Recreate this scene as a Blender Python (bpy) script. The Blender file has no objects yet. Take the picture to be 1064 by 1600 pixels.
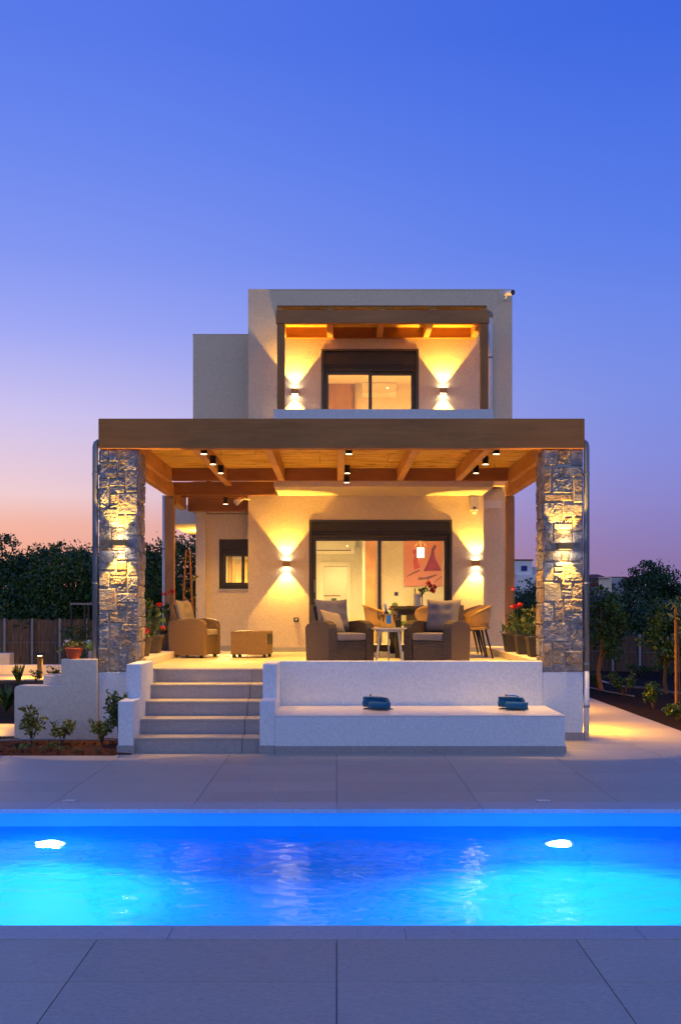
import bpy, bmesh, math, random
import numpy as np
from mathutils import Vector, Matrix, noise as mnoise

random.seed(7)
rng = np.random.default_rng(7)
sc = bpy.context.scene
col = sc.collection
R = math.radians

# ------------------------------------------------------------------ camera
CAMZ, FPX, PX0, PY0 = 1.68, 1700.0, 526.0, 945.0
cam_d = bpy.data.cameras.new("camera")
cam = bpy.data.objects.new("camera", cam_d)
col.objects.link(cam)
cam.location = (0, 0, CAMZ)
cam.rotation_euler = (R(90), 0, 0)
cam_d.sensor_fit = 'VERTICAL'
cam_d.sensor_height = 36.0
cam_d.lens = 36.0 * FPX / 1600.0
cam_d.shift_y = (PY0 - 800) / 1600.0
cam_d.shift_x = (532 - PX0) / 1600.0
cam_d.clip_start = 0.05
cam_d.clip_end = 3000
sc.camera = cam


def S(r, g, b):
    def f(c):
        c /= 255.0
        return c / 12.92 if c <= 0.04045 else ((c + 0.055) / 1.055) ** 2.4
    return (f(r), f(g), f(b), 1.0)


# ------------------------------------------------------------------ sky (dusk: sun just below the horizon on the left)
w = bpy.data.worlds.new("World")
sc.world = w
w.use_nodes = True
nt = w.node_tree
nt.nodes.clear()
N = nt.nodes.new
L = nt.links.new
wout = N('ShaderNodeOutputWorld')
wbg = N('ShaderNodeBackground')
tc = N('ShaderNodeTexCoord')
sep = N('ShaderNodeSeparateXYZ')
L(tc.outputs['Generated'], sep.inputs[0])


def wramp(stops):
    r = N('ShaderNodeValToRGB')
    e = r.color_ramp.elements
    while len(e) > 1:
        e.remove(e[-1])
    e[0].position = stops[0][0]
    e[0].color = stops[0][1]
    for p, c in stops[1:]:
        k = e.new(p)
        k.color = c
    L(sep.outputs['Z'], r.inputs[0])
    return r


ZEN = S(44, 84, 205)
rl = wramp([(0, S(248, 164, 128)), (.040, S(247, 172, 144)), (.072, S(246, 184, 165)), (.098, S(242, 207, 210)), (.165, S(208, 197, 238)), (.24, S(160, 169, 245)),
            (.30, S(132, 152, 242)), (.38, S(108, 137, 239)), (.46, S(90, 123, 234)), (1, ZEN)])
rr = wramp([(0, S(140, 112, 158)), (.04, S(138, 119, 173)), (.09, S(137, 132, 203)), (.13, S(131, 139, 220)), (.185, S(122, 142, 229)),
            (.25, S(108, 136, 233)), (.314, S(90, 126, 233)), (.40, S(74, 114, 229)), (.462, S(61, 104, 224)), (1, ZEN)])
rb = wramp([(0, S(190, 190, 212)), (.2, S(180, 190, 226)), (.5, S(150, 174, 232)), (.8, S(96, 130, 222)), (1, ZEN)])
mrx = N('ShaderNodeMapRange')
mrx.interpolation_type = 'SMOOTHSTEP'
mrx.inputs['From Min'].default_value = -.34
mrx.inputs['From Max'].default_value = .34
L(sep.outputs['X'], mrx.inputs['Value'])
mry = N('ShaderNodeMapRange')
mry.interpolation_type = 'SMOOTHSTEP'
mry.inputs['From Min'].default_value = .62
mry.inputs['From Max'].default_value = -.45
L(sep.outputs['Y'], mry.inputs['Value'])
mx1 = N('ShaderNodeMix'); mx1.data_type = 'RGBA'
mx2 = N('ShaderNodeMix'); mx2.data_type = 'RGBA'
L(mrx.outputs[0], mx1.inputs[0]); L(rl.outputs[0], mx1.inputs[6]); L(rr.outputs[0], mx1.inputs[7])
L(mry.outputs[0], mx2.inputs[0]); L(mx1.outputs[2], mx2.inputs[6]); L(rb.outputs[0], mx2.inputs[7])
L(mx2.outputs[2], wbg.inputs['Color'])
wbg.inputs['Strength'].default_value = 1.0
L(wbg.outputs[0], wout.inputs['Surface'])

# ------------------------------------------------------------------ exposure / render
sc.view_settings.view_transform = 'Standard'
sc.view_settings.look = 'None'
sc.view_settings.exposure = 0.0
sc.view_settings.gamma = 1.0
sc.view_settings.use_curve_mapping = False
sc.render.engine = 'CYCLES'
cy = sc.cycles
cy.use_denoising = True
cy.max_bounces = 10
cy.diffuse_bounces = 5
cy.glossy_bounces = 4
cy.transmission_bounces = 8
cy.transparent_max_bounces = 16
cy.caustics_reflective = False
cy.caustics_refractive = True
cy.sample_clamp_indirect = 6.0
cy.blur_glossy = 0.6

WARM = (1.0, .53, .07)
WARM2 = (1.0, .51, .06)
ROOM = (1.0, .62, .19)

# ================================================================== helpers


def P(px, py, Y):
    """point at distance Y seen at photo pixel (px, py)"""
    return ((px - PX0) * Y / FPX, Y, CAMZ - (py - PY0) * Y / FPX)


class MB:
    def __init__(s):
        s.v, s.f = [], []

    def add(s, vs, fs):
        o = len(s.v)
        s.v += [tuple(p) for p in vs]
        s.f += [tuple(i + o for i in f) for f in fs]
        return s

    def box(s, x0, x1, y0, y1, z0, z1, M=None):
        vs = [(x, y, z) for z in (z0, z1) for y in (y0, y1) for x in (x0, x1)]
        if M is not None:
            vs = [M @ Vector(p) for p in vs]
        return s.add(vs, [(0, 2, 3, 1), (4, 5, 7, 6), (0, 1, 5, 4), (2, 6, 7, 3), (0, 4, 6, 2), (1, 3, 7, 5)])

    def beam(s, a, b, wx, wz, up=(0, 0, 1)):
        """box of section wx * wz from a to b"""
        a, b = Vector(a), Vector(b)
        d = (b - a).normalized()
        u = Vector(up)
        if abs(d.dot(u)) > .98:
            u = Vector((0, 1, 0))
        sd = d.cross(u).normalized()
        u = sd.cross(d)
        vs = []
        for p in (a, b):
            for i, j in ((-1, -1), (1, -1), (1, 1), (-1, 1)):
                vs.append(p + sd * (i * wx / 2) + u * (j * wz / 2))
        return s.add(vs, [(0, 1, 2, 3), (7, 6, 5, 4), (0, 4, 5, 1), (1, 5, 6, 2), (2, 6, 7, 3), (3, 7, 4, 0)])

    def tube(s, pts, r, n=8, caps=True):
        pts = [Vector(p) for p in pts]
        rs = r if isinstance(r, (list, tuple)) else [r] * len(pts)
        rings = []
        ref = None
        for i, p in enumerate(pts):
            d = (pts[min(i + 1, len(pts) - 1)] - pts[max(i - 1, 0)]).normalized()
            if ref is None:
                ref = Vector((0, 0, 1)) if abs(d.z) < .9 else Vector((1, 0, 0))
            a = d.cross(ref)
            if a.length < 1e-4:
                a = d.cross(Vector((0, 1, 0)))
            a.normalize()
            b = d.cross(a)
            ref = a.cross(d)
            rings.append([p + (a * math.cos(t) + b * math.sin(t)) * rs[i]
                          for t in [2 * math.pi * k / n for k in range(n)]])
        vs = [q for rg in rings for q in rg]
        fs = []
        for i in range(len(pts) - 1):
            for k in range(n):
                k2 = (k + 1) % n
                fs.append((i * n + k, i * n + k2, (i + 1) * n + k2, (i + 1) * n + k))
        if caps:
            fs.append(tuple(range(n))[::-1])
            fs.append(tuple((len(pts) - 1) * n + k for k in range(n)))
        return s.add(vs, fs)

    def cyl(s, c, r, z0, z1, n=16):
        return s.tube([(c[0], c[1], z0), (c[0], c[1], z1)], r, n)

    def lathe(s, prof, c=(0, 0, 0), n=20):
        vs, fs = [], []
        for r, z in prof:
            for k in range(n):
                t = 2 * math.pi * k / n
                vs.append((c[0] + r * math.cos(t), c[1] + r * math.sin(t), c[2] + z))
        for i in range(len(prof) - 1):
            for k in range(n):
                k2 = (k + 1) % n
                fs.append((i * n + k, i * n + k2, (i + 1) * n + k2, (i + 1) * n + k))
        return s.add(vs, fs)

    def prism(s, poly, axis, a0, a1):
        """extrude 2D polygon along axis 'x' (poly = y,z), 'y' (poly = x,z) or 'z'"""
        n = len(poly)

        def mk(p, a):
            return {'x': (a, p[0], p[1]), 'y': (p[0], a, p[1]), 'z': (p[0], p[1], a)}[axis]
        vs = [mk(p, a0) for p in poly] + [mk(p, a1) for p in poly]
        fs = [tuple(range(n))[::-1], tuple(range(n, 2 * n))]
        for i in range(n):
            j = (i + 1) % n
            fs.append((i, j, n + j, n + i))
        return s.add(vs, fs)

    def build(s, name, mat, parent=None, bevel=0.0, smooth=False, origin=None, seg=1):
        vs = s.v
        if origin is None and parent is not None and parent.get('_o') is not None:
            origin = parent['_o']
        if origin is not None:
            vs = [(p[0] - origin[0], p[1] - origin[1], p[2] - origin[2]) for p in vs]
        me = bpy.data.meshes.new(name)
        me.from_pydata([tuple(p) for p in vs], [], s.f)
        bm = bmesh.new()
        bm.from_mesh(me)
        bmesh.ops.recalc_face_normals(bm, faces=bm.faces)
        if bevel:
            es = [e for e in bm.edges if len(e.link_faces) == 2 and e.calc_face_angle(0) > .5]
            bmesh.ops.bevel(bm, geom=es, offset=bevel, segments=seg, affect='EDGES', profile=.6)
        bm.to_mesh(me)
        bm.free()
        if smooth:
            me.polygons.foreach_set('use_smooth', [True] * len(me.polygons))
        me.materials.append(mat)
        o = bpy.data.objects.new(name, me)
        col.objects.link(o)
        if parent is not None:
            o.parent = parent
        elif origin is not None:
            o.location = origin
        return o


def tag(o, label=None, cat=None, group=None, kind=None):
    if label: o['label'] = label
    if cat: o['category'] = cat
    if group: o['group'] = group
    if kind: o['kind'] = kind
    return o


def thing(name, loc, label, cat, group=None, rz=0.0, world=True):
    """Empty at a thing's base; world=True lets its parts be written in world coordinates"""
    o = bpy.data.objects.new(name, None)
    o.empty_display_size = .1
    col.objects.link(o)
    o.location = loc
    o.rotation_euler = (0, 0, rz)
    if world:
        o['_o'] = tuple(loc)
    return tag(o, label, cat, group)


def dup(root, loc, rz, label=None, group=None):
    def cp(o, par):
        c = o.copy()
        col.objects.link(c)
        c.parent = par
        for ch in list(o.children):
            cp(ch, c)
        return c
    r = cp(root, None)
    r.location = loc
    r.rotation_euler = (0, 0, rz)
    if label: r['label'] = label
    if group: r['group'] = group
    return r


def linked(me_obj, name, loc, parent):
    c = me_obj.copy()
    c.name = name
    col.objects.link(c)
    c.parent = parent
    c.location = loc
    return c


def spot(loc, direction, energy, angle, parent, color=WARM, blend=.15, radius=.015, name='bulb'):
    d = bpy.data.lights.new(name, 'SPOT')
    d.energy = energy
    d.color = color[:3]
    d.spot_size = R(angle)
    d.spot_blend = blend
    d.shadow_soft_size = radius
    o = bpy.data.objects.new(name, d)
    col.objects.link(o)
    o.rotation_euler = Vector(direction).to_track_quat('-Z', 'Y').to_euler()
    if parent is not None:
        o.parent = parent
        po = parent.get('_o', (0, 0, 0))
        o.location = (loc[0] - po[0], loc[1] - po[1], loc[2] - po[2])
    else:
        o.location = loc
    return o


def point(loc, energy, parent, color=WARM2, radius=.1, name='bulb'):
    d = bpy.data.lights.new(name, 'POINT')
    d.energy = energy
    d.color = color[:3]
    d.shadow_soft_size = radius
    o = bpy.data.objects.new(name, d)
    col.objects.link(o)
    o.parent = parent
    po = parent.get('_o', (0, 0, 0))
    o.location = (loc[0] - po[0], loc[1] - po[1], loc[2] - po[2])
    return o


# ================================================================== materials
class Mat:
    def __init__(s, name, base=(.5, .5, .5), rough=.6, metal=0.0, spec=.5):
        s.m = bpy.data.materials.new(name)
        s.m.use_nodes = True
        s.nt = s.m.node_tree
        s.b = s.nt.nodes['Principled BSDF']
        s.b.inputs['Base Color'].default_value = (*base[:3], 1)
        s.b.inputs['Roughness'].default_value = rough
        s.b.inputs['Metallic'].default_value = metal
        s.b.inputs['Specular IOR Level'].default_value = spec
        s._tc = None

    def n(s, t, **kw):
        k = s.nt.nodes.new(t)
        for a, v in kw.items():
            setattr(k, a, v)
        return k

    def l(s, a, b):
        s.nt.links.new(a, b)

    def coord(s, scale=(1, 1, 1), rot=(0, 0, 0)):
        if s._tc is None:
            s._tc = s.n('ShaderNodeTexCoord')
            # shift the pattern per object so alike pieces do not repeat
            oi = s.n('ShaderNodeObjectInfo')
            mul = s.n('ShaderNodeMath', operation='MULTIPLY')
            mul.inputs[1].default_value = 37.0
            s.l(oi.outputs['Random'], mul.inputs[0])
            ad = s.n('ShaderNodeVectorMath', operation='ADD')
            s.l(s._tc.outputs['Object'], ad.inputs[0])
            s.l(mul.outputs[0], ad.inputs[1])
            s._v = ad.outputs[0]
            s._rand = oi.outputs['Random']
        mp = s.n('ShaderNodeMapping')
        mp.inputs['Scale'].default_value = scale
        mp.inputs['Rotation'].default_value = rot
        s.l(s._v, mp.inputs['Vector'])
        return mp.outputs[0]

    def noise(s, scale, detail=4, rough=.55, stretch=(1, 1, 1), dist=0.0):
        t = s.n('ShaderNodeTexNoise')
        t.inputs['Scale'].default_value = scale
        t.inputs['Detail'].default_value = detail
        t.inputs['Roughness'].default_value = rough
        t.inputs['Distortion'].default_value = dist
        s.l(s.coord(stretch), t.inputs['Vector'])
        return t.outputs['Fac']

    def ramp(s, fac, stops):
        r = s.n('ShaderNodeValToRGB')
        e = r.color_ramp.elements
        e[0].position, e[0].color = stops[0][0], (*stops[0][1][:3], 1)
        e[1].position, e[1].color = stops[-1][0], (*stops[-1][1][:3], 1)
        for p, c in stops[1:-1]:
            k = e.new(p)
            k.color = (*c[:3], 1)
        s.l(fac, r.inputs[0])
        return r.outputs[0]

    def mix(s, fac, a, b, mode='MIX'):
        m = s.n('ShaderNodeMix', data_type='RGBA', blend_type=mode)
        for inp, v in ((0, fac), (6, a), (7, b)):
            if isinstance(v, (int, float)):
                m.inputs[inp].default_value = v
            elif isinstance(v, tuple):
                m.inputs[inp].default_value = (*v[:3], 1)
            else:
                s.l(v, m.inputs[inp])
        return m.outputs[2]

    def color(s, sock):
        s.l(sock, s.b.inputs['Base Color'])
        return s

    def rough(s, sock, lo, hi):
        mr = s.n('ShaderNodeMapRange')
        mr.inputs['To Min'].default_value = lo
        mr.inputs['To Max'].default_value = hi
        s.l(sock, mr.inputs['Value'])
        s.l(mr.outputs[0], s.b.inputs['Roughness'])
        return s

    def bump(s, sock, strength=.3, dist=.01):
        b = s.n('ShaderNodeBump')
        b.inputs['Strength'].default_value = strength
        b.inputs['Distance'].default_value = dist
        s.l(sock, b.inputs['Height'])
        if s.b.inputs['Normal'].is_linked:
            s.l(s.b.inputs['Normal'].links[0].from_socket, b.inputs['Normal'])
        s.l(b.outputs[0], s.b.inputs['Normal'])
        return s


def sc3(c, k):
    return tuple(x * k for x in c[:3])


def stucco(name, c, var=.10):
    m = Mat(name, c, .85, spec=.25)
    big = m.noise(.8, 5, .6)
    fine = m.noise(90, 3, .7)
    c1 = m.ramp(big, [(.3, sc3(c, 1 - var)), (.7, sc3(c, 1 + var * .4))])
    mid = m.noise(34, 4, .8)
    c1 = m.mix(.6, c1, m.ramp(mid, [(.32, sc3(c, .70)), (.68, sc3(c, 1.22))]))
    m.color(m.mix(.22, c1, m.ramp(fine, [(.3, sc3(c, .72)), (.7, sc3(c, 1.2))])))
    m.bump(mid, .6, .010)
    m.bump(fine, .5, .004)
    return m.m


def plain(name, c, rough=.5, metal=0.0, var=.12, scale=6, bump=0.0):
    m = Mat(name, c, rough, metal)
    n1 = m.noise(scale, 5, .6)
    m.color(m.ramp(n1, [(.25, sc3(c, 1 - var)), (.75, sc3(c, 1 + var))]))
    m.rough(n1, max(.02, rough - .1), min(1, rough + .12))
    if bump:
        m.bump(m.noise(scale * 12, 3, .6), bump, .004)
    return m.m


def wood(name, c, stretch, var=.35, rough=.6):
    m = Mat(name, c, rough, spec=.3)
    g = m.noise(5, 6, .65, stretch, .6)
    g2 = m.noise(1.2, 3, .5)
    c1 = m.ramp(g, [(.25, sc3(c, 1 - var)), (.5, c), (.75, sc3(c, 1 + var * .8))])
    c1 = m.mix(.5, c1, m.ramp(g2, [(.3, sc3(c, .72)), (.7, sc3(c, 1.25))]))
    g3 = m.noise(2.2, 6, .72, tuple(max(.35, k * .28) for k in stretch), .8)
    m.color(m.mix(.45, c1, m.ramp(g3, [(.30, sc3(c, .48)), (.5, c), (.70, sc3(c, 1.45))])))
    m.bump(g, .35, .004)
    return m.m


def emit(name, c, strength):
    m = bpy.data.materials.new(name)
    m.use_nodes = True
    nt = m.node_tree
    nt.nodes.clear()
    o = nt.nodes.new('ShaderNodeOutputMaterial')
    e = nt.nodes.new('ShaderNodeEmission')
    e.inputs[0].default_value = (*c[:3], 1)
    e.inputs[1].default_value = strength
    nt.links.new(e.outputs[0], o.inputs[0])
    return m


def glass(name, tint=(.95, .97, .96), ior=1.5, gain=1.0):
    """pane glass: clear with Fresnel reflection, lets light and shadow rays through"""
    m = bpy.data.materials.new(name)
    m.use_nodes = True
    nt = m.node_tree
    nt.nodes.clear()
    o = nt.nodes.new('ShaderNodeOutputMaterial')
    t = nt.nodes.new('ShaderNodeBsdfTransparent')
    t.inputs[0].default_value = (*tint, 1)
    g = nt.nodes.new('ShaderNodeBsdfGlossy')
    g.inputs['Roughness'].default_value = .02
    fr = nt.nodes.new('ShaderNodeFresnel')
    fr.inputs[0].default_value = ior
    mx = nt.nodes.new('ShaderNodeMixShader')
    nt.links.new(fr.outputs[0], mx.inputs[0])
    nt.links.new(t.outputs[0], mx.inputs[1])
    nt.links.new(g.outputs[0], mx.inputs[2])
    nt.links.new(mx.outputs[0], o.inputs[0])
    return m


def wicker_mat(name, c, k=1.0):
    m = Mat(name, c, .5, spec=.4)
    tcn = m.n('ShaderNodeTexCoord')
    sp = m.n('ShaderNodeSeparateXYZ')
    m.l(tcn.outputs['Object'], sp.inputs[0])

    def math_(op, a, b=None):
        q = m.n('ShaderNodeMath', operation=op)
        for i, v in enumerate((a, b)):
            if v is None: continue
            if isinstance(v, (int, float)): q.inputs[i].default_value = v
            else: m.l(v, q.inputs[i])
        return q.outputs[0]
    u = math_('ADD', sp.outputs['X'], sp.outputs['Y'])
    su = math_('SINE', math_('MULTIPLY', u, math.pi / (.030 * k)))
    sv = math_('SINE', math_('MULTIPLY', sp.outputs['Z'], math.pi / (.013 * k)))
    h = math_('MULTIPLY', su, sv)
    h01 = math_('MULTIPLY', math_('ADD', h, 1.0), .5)
    n1 = m.noise(30, 3, .6)
    cc = m.ramp(h01, [(.1, sc3(c, .28)), (.5, sc3(c, .8)), (.9, sc3(c, 1.35))])
    m.color(m.mix(.35, cc, m.ramp(n1, [(.3, sc3(c, .6)), (.7, sc3(c, 1.4))])))
    m.bump(h01, .8, .006)
    return m.m


def leaf_mat(name, c, c2, rough=.5):
    m = Mat(name, c, rough, spec=.35)
    n1 = m.noise(2.2, 3, .6)
    n2 = m.noise(23, 2, .5)
    a = m.ramp(n1, [(.32, sc3(c, .55)), (.68, sc3(c2, 1.35))])
    m.color(m.mix(.4, a, m.ramp(n2, [(.3, sc3(c, .6)), (.7, sc3(c2, 1.25))])))
    m.b.inputs['Subsurface Weight'].default_value = 0
    return m.m


M = {}
M['stucco'] = stucco('beige_stucco', (.80, .675, .50))
M['white'] = stucco('white_render', (.71, .77, .85), .07)
M['white_wall'] = stucco('white_wall_paint', (.76, .66, .56), .08)
M['room'] = stucco('room_paint', (.80, .78, .72), .04)
M['room_yellow'] = stucco('room_cream_paint', (.80, .70, .50), .05)
M['fascia'] = wood('fascia_wood', (.40, .165, .045), (.35, 7, 7), .5, .8)
M['wood_x'] = wood('beam_wood_across', (.36, .15, .045), (.3, 5, 5))
M['wood_y'] = wood('beam_wood_along', (.56, .28, .09), (5, .3, 5))
M['wood_z'] = wood('post_wood', (.40, .21, .09), (5, 5, .3))
M['wood_dark'] = wood('dark_pergola_wood', (.42, .19, .065), (.3, 5, 5), .25)
M['wood_dark_z'] = wood('dark_pergola_post_wood', (.36, .165, .055), (5, 5, .3), .25)
M['door_wood'] = wood('oak_door_wood', (.36, .21, .11), (5, 5, .3), .25)
M['reed'] = None
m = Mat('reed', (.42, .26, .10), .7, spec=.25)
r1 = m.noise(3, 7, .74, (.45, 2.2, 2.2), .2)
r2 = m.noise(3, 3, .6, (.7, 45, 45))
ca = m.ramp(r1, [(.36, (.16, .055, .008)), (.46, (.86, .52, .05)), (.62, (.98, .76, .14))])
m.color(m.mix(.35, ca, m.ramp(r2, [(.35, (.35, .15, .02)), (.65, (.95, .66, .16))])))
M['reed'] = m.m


def tile_mat(name, c, stripe=1.0, rough=.55):
    m = Mat(name, c, rough, spec=.4)
    a = m.noise(2.2, 6, .62, (1, 2.2, 1), .4)
    b = m.noise(140, 3, .7)
    veins = m.noise(5, 5, .7, (1, 3.5, 1), 1.2)
    cc = m.ramp(a, [(.25, sc3(c, .84)), (.6, c), (.8, sc3(c, 1.10))])
    cc = m.mix(.3 * stripe, cc, m.ramp(veins, [(.38, sc3(c, .72)), (.5, c), (.65, sc3(c, 1.16))]))
    cc = m.mix(.25, cc, m.ramp(b, [(.3, sc3(c, .7)), (.7, sc3(c, 1.25))]))
    d2 = m.noise(34, 5, .8, (1, 1.6, 1), .5)
    cc = m.mix(.55, cc, m.ramp(d2, [(.3, sc3(c, .62)), (.5, c), (.7, sc3(c, 1.3))]))
    st = m.noise(.9, 4, .6)
    cc = m.mix(m.ramp(st, [(.55, (0, 0, 0)), (.72, (.30, .30, .30))]), cc, sc3(c, .72))
    hsv = m.n('ShaderNodeHueSaturation')
    mr = m.n('ShaderNodeMapRange')
    mr.inputs['To Min'].default_value = .93
    mr.inputs['To Max'].default_value = 1.06
    m.l(m._rand, mr.inputs['Value'])
    m.l(mr.outputs[0], hsv.inputs['Value'])
    m.l(cc, hsv.inputs['Color'])
    m.color(hsv.outputs[0])
    m.rough(a, rough - .12, rough + .1)
    m.bump(b, .15, .002)
    return m.m


M['tile'] = tile_mat('deck_porcelain', (.45, .40, .325))
M['coping'] = tile_mat('coping_stone', (.46, .45, .45), .5)
M['terrace_tile'] = tile_mat('terrace_porcelain', (.66, .585, .45), .5, .42)
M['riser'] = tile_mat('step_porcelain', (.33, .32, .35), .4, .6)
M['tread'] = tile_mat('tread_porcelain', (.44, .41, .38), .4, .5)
M['grout'] = plain('grout', (.10, .095, .10), .9)
M['bench_top'] = Mat('bench_top_render', (.76, .72, .66), .28).m
M['liner'] = None
m = Mat('pool_liner', (.05, .55, .94), .5)
q = m.noise(1.5, 3, .5)
m.color(m.ramp(q, [(.3, (.045, .52, .92)), (.7, (.06, .58, .96))]))
M['liner'] = m.m
m = Mat('soil', (.09, .035, .018), .95, spec=.1)
q = m.noise(6, 8, .7)
q2 = m.noise(50, 4, .7)
cc = m.ramp(q, [(.3, (.045, .018, .010)), (.55, (.12, .042, .020)), (.8, (.17, .075, .04))])
m.color(m.mix(.4, cc, m.ramp(q2, [(.3, (.03, .015, .01)), (.7, (.2, .09, .05))])))
m.bump(q2, .9, .03)
M['soil'] = m.m
m = Mat('dark_soil', (.02, .012, .01), .95, spec=.1)
q = m.noise(7, 8, .7)
m.color(m.ramp(q, [(.3, (.010, .007, .005)), (.6, (.030, .016, .011)), (.8, (.055, .032, .02))]))
m.bump(m.noise(40, 4, .7), .9, .03)
M['dark_soil'] = m.m
m = Mat('dry_ground', (.10, .07, .045), .95, spec=.1)
q = m.noise(.35, 8, .65)
m.color(m.ramp(q, [(.3, (.018, .016, .009)), (.55, (.040, .025, .015)), (.8, (.03, .036, .015))]))
m.bump(m.noise(8, 5, .7), .8, .05)
M['ground'] = m.m
# stone
m = Mat('rough_stone', (.3, .3, .32), .85, spec=.3)
q = m.noise(7, 8, .72, (1, 1, 1), .5)
q2 = m.noise(2.5, 3, .5)
q3 = m.noise(26, 6, .75)
cold = m.ramp(q, [(.28, (.075, .073, .080)), (.5, (.27, .255, .255)), (.74, (.56, .52, .48))])
warm = m.ramp(q, [(.28, (.16, .09, .05)), (.5, (.44, .30, .17)), (.74, (.62, .52, .38))])
mrr = m.n('ShaderNodeMapRange')
mrr.inputs['From Min'].default_value = .46
mrr.inputs['From Max'].default_value = .62
ad = m.n('ShaderNodeMath', operation='ADD')
mu = m.n('ShaderNodeMath', operation='MULTIPLY')
mu.inputs[1].default_value = .22
m.l(m._rand, mu.inputs[0])
ms = m.n('ShaderNodeMath', operation='SUBTRACT')
ms.inputs[1].default_value = .12
m.l(mu.outputs[0], ms.inputs[0])
m.l(q2, ad.inputs[0]); m.l(ms.outputs[0], ad.inputs[1])
m.l(ad.outputs[0], mrr.inputs['Value'])
m.color(m.mix(mrr.outputs[0], cold, warm))
m.bump(q, .7, .020)
m.bump(q3, .9, .010)
M['stone'] = m.m
M['mortar'] = plain('mortar', (.45, .39, .32), .95, 0, .2, 20, .5)
M['alu'] = plain('bronze_aluminium', (.055, .048, .038), .45, .3, .15)
M['alu_edge'] = plain('bronze_aluminium_trim', (.085, .075, .058), .4, .3, .15)
M['black'] = plain('black_metal', (.015, .015, .016), .4, .2)
M['sconce'] = plain('sconce_metal', (.42, .25, .08), .5, .1)  # brown base lightened to carry the lamp flare on the housing
M['pipe'] = plain('grey_pipe', (.20, .22, .25), .35, .2)
M['pipe_white'] = plain('white_pipe', (.74, .74, .76), .4)
M['plastic_white'] = plain('white_plastic', (.80, .78, .74), .35, 0, .04)
M['glass'] = glass('pane_glass')
M['clear'] = glass('drinking_glass', (.93, .95, .95), 1.35)
M['wicker_unlit'] = wicker_mat('unlit_wicker', (.085, .058, .042), 1.2)  # wicker out of the lamp light, its shade put into the colour
M['wicker_lit'] = wicker_mat('lit_wicker', (.25, .15, .06), 1.0)  # same wicker under the lamps, warm light put into the colour


def cloth(name, c, rough=.9):
    m = Mat(name, c, rough, spec=.15)
    a = m.noise(4, 4, .6)
    b = m.noise(160, 2, .6)
    cc = m.ramp(a, [(.3, sc3(c, .85)), (.7, sc3(c, 1.12))])
    m.color(m.mix(.3, cc, m.ramp(b, [(.3, sc3(c, .65)), (.7, sc3(c, 1.3))])))
    m.bump(b, .4, .003)
    m.b.inputs['Sheen Weight'].default_value = .15
    return m.m


M['cushion'] = cloth('grey_cushion_cloth', (.22, .19, .185))
M['cushion_tan'] = cloth('beige_cushion_cloth', (.42, .33, .20))
M['towel'] = cloth('teal_towel', (.006, .10, .24))
M['towel_dark'] = cloth('teal_towel_edge', (.004, .07, .17))
M['green_cloth'] = cloth('green_chair_cloth', (.09, .12, .03))
M['rope'] = cloth('tan_rope_weave', (.46, .28, .105))
M['table_white'] = plain('pale_table_metal', (.55, .53, .52), .45)
M['gold'] = Mat('gold_metal', (.75, .50, .16), .22, 1.0).m
M['bottle'] = plain('dark_bottle_glass', (.02, .035, .015), .15)
M['blue_label'] = plain('blue_label', (.03, .25, .62), .5)
M['foil'] = plain('pale_foil', (.6, .55, .62), .35, .3)
M['terracotta'] = plain('orange_pot', (.62, .10, .025), .55)
M['pot_brown'] = plain('brown_planter', (.085, .058, .035), .6, 0, .25, 5, .2)
M['pot_dark'] = plain('charcoal_planter', (.032, .026, .024), .6, 0, .2)
M['pot_green'] = plain('lime_pot', (.35, .52, .05), .5)
M['red'] = leaf_mat('red_petals', (.55, .012, .015), (.75, .03, .05))
M['white_petal'] = leaf_mat('white_petals', (.7, .7, .75), (.8, .8, .82))
M['leaf'] = leaf_mat('plant_leaves', (.035, .075, .018), (.085, .14, .030))
M['leaf_lit'] = leaf_mat('lit_yellow_green_leaves', (.11, .15, .025), (.24, .24, .05))  # warm light on the leaves is put into this yellower colour
M['leaf_dark'] = leaf_mat('tree_leaves', (.014, .050, .016), (.040, .105, .030))
M['leaf_mid'] = leaf_mat('shrub_leaves', (.022, .065, .016), (.06, .13, .030))
M['leaf_olive'] = leaf_mat('olive_leaves', (.05, .075, .050), (.12, .15, .105))
M['bark'] = plain('bark', (.075, .05, .035), .9, 0, .3, 8, .6)
M['stake'] = plain('orange_stake_wood', (.30, .12, .045), .8, 0, .3, 8, .3)
m = Mat('reed_screen', (.13, .08, .05), .85, spec=.2)
q = m.noise(9, 4, .6, (9, 9, .4))
m.color(m.ramp(q, [(.3, (.075, .048, .036)), (.5, (.17, .115, .08)), (.75, (.29, .21, .15))]))
m.bump(q, .6, .01)
M['screen'] = m.m
M['post_metal'] = plain('galvanised_post', (.26, .28, .31), .5, .4)
M['hose'] = plain('irrigation_hose', (.16, .17, .20), .35)
M['house_white'] = stucco('far_house_white', (.86, .82, .82))
M['house_cream'] = stucco('far_house_cream', (.86, .70, .56))
M['house_grey'] = stucco('far_house_grey', (.52, .52, .58))
M['roof_red'] = plain('red_roof', (.16, .035, .022), .8, 0, .25, 4)
M['shutter_blue'] = plain('blue_shutter', (.012, .02, .22), .5)
M['window_dark'] = plain('dark_window', (.012, .014, .02), .15)
M['bulb'] = emit('warm_bulb', (1, .80, .45), 5)
M['sconce_bulb'] = emit('wall_light_lens', (1, .80, .50), 48)
M['bulb_soft'] = emit('warm_diffuser', (1, .74, .36), 9)
M['shade'] = emit('pendant_shade', (1, .78, .40), 5.0)
M['pool_bulb'] = emit('pool_lamp_lens', (.45, .85, 1.0), 14)
# ================================================================== SETTING: ground, deck, pool
GZ = -.03
g = MB()
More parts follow.
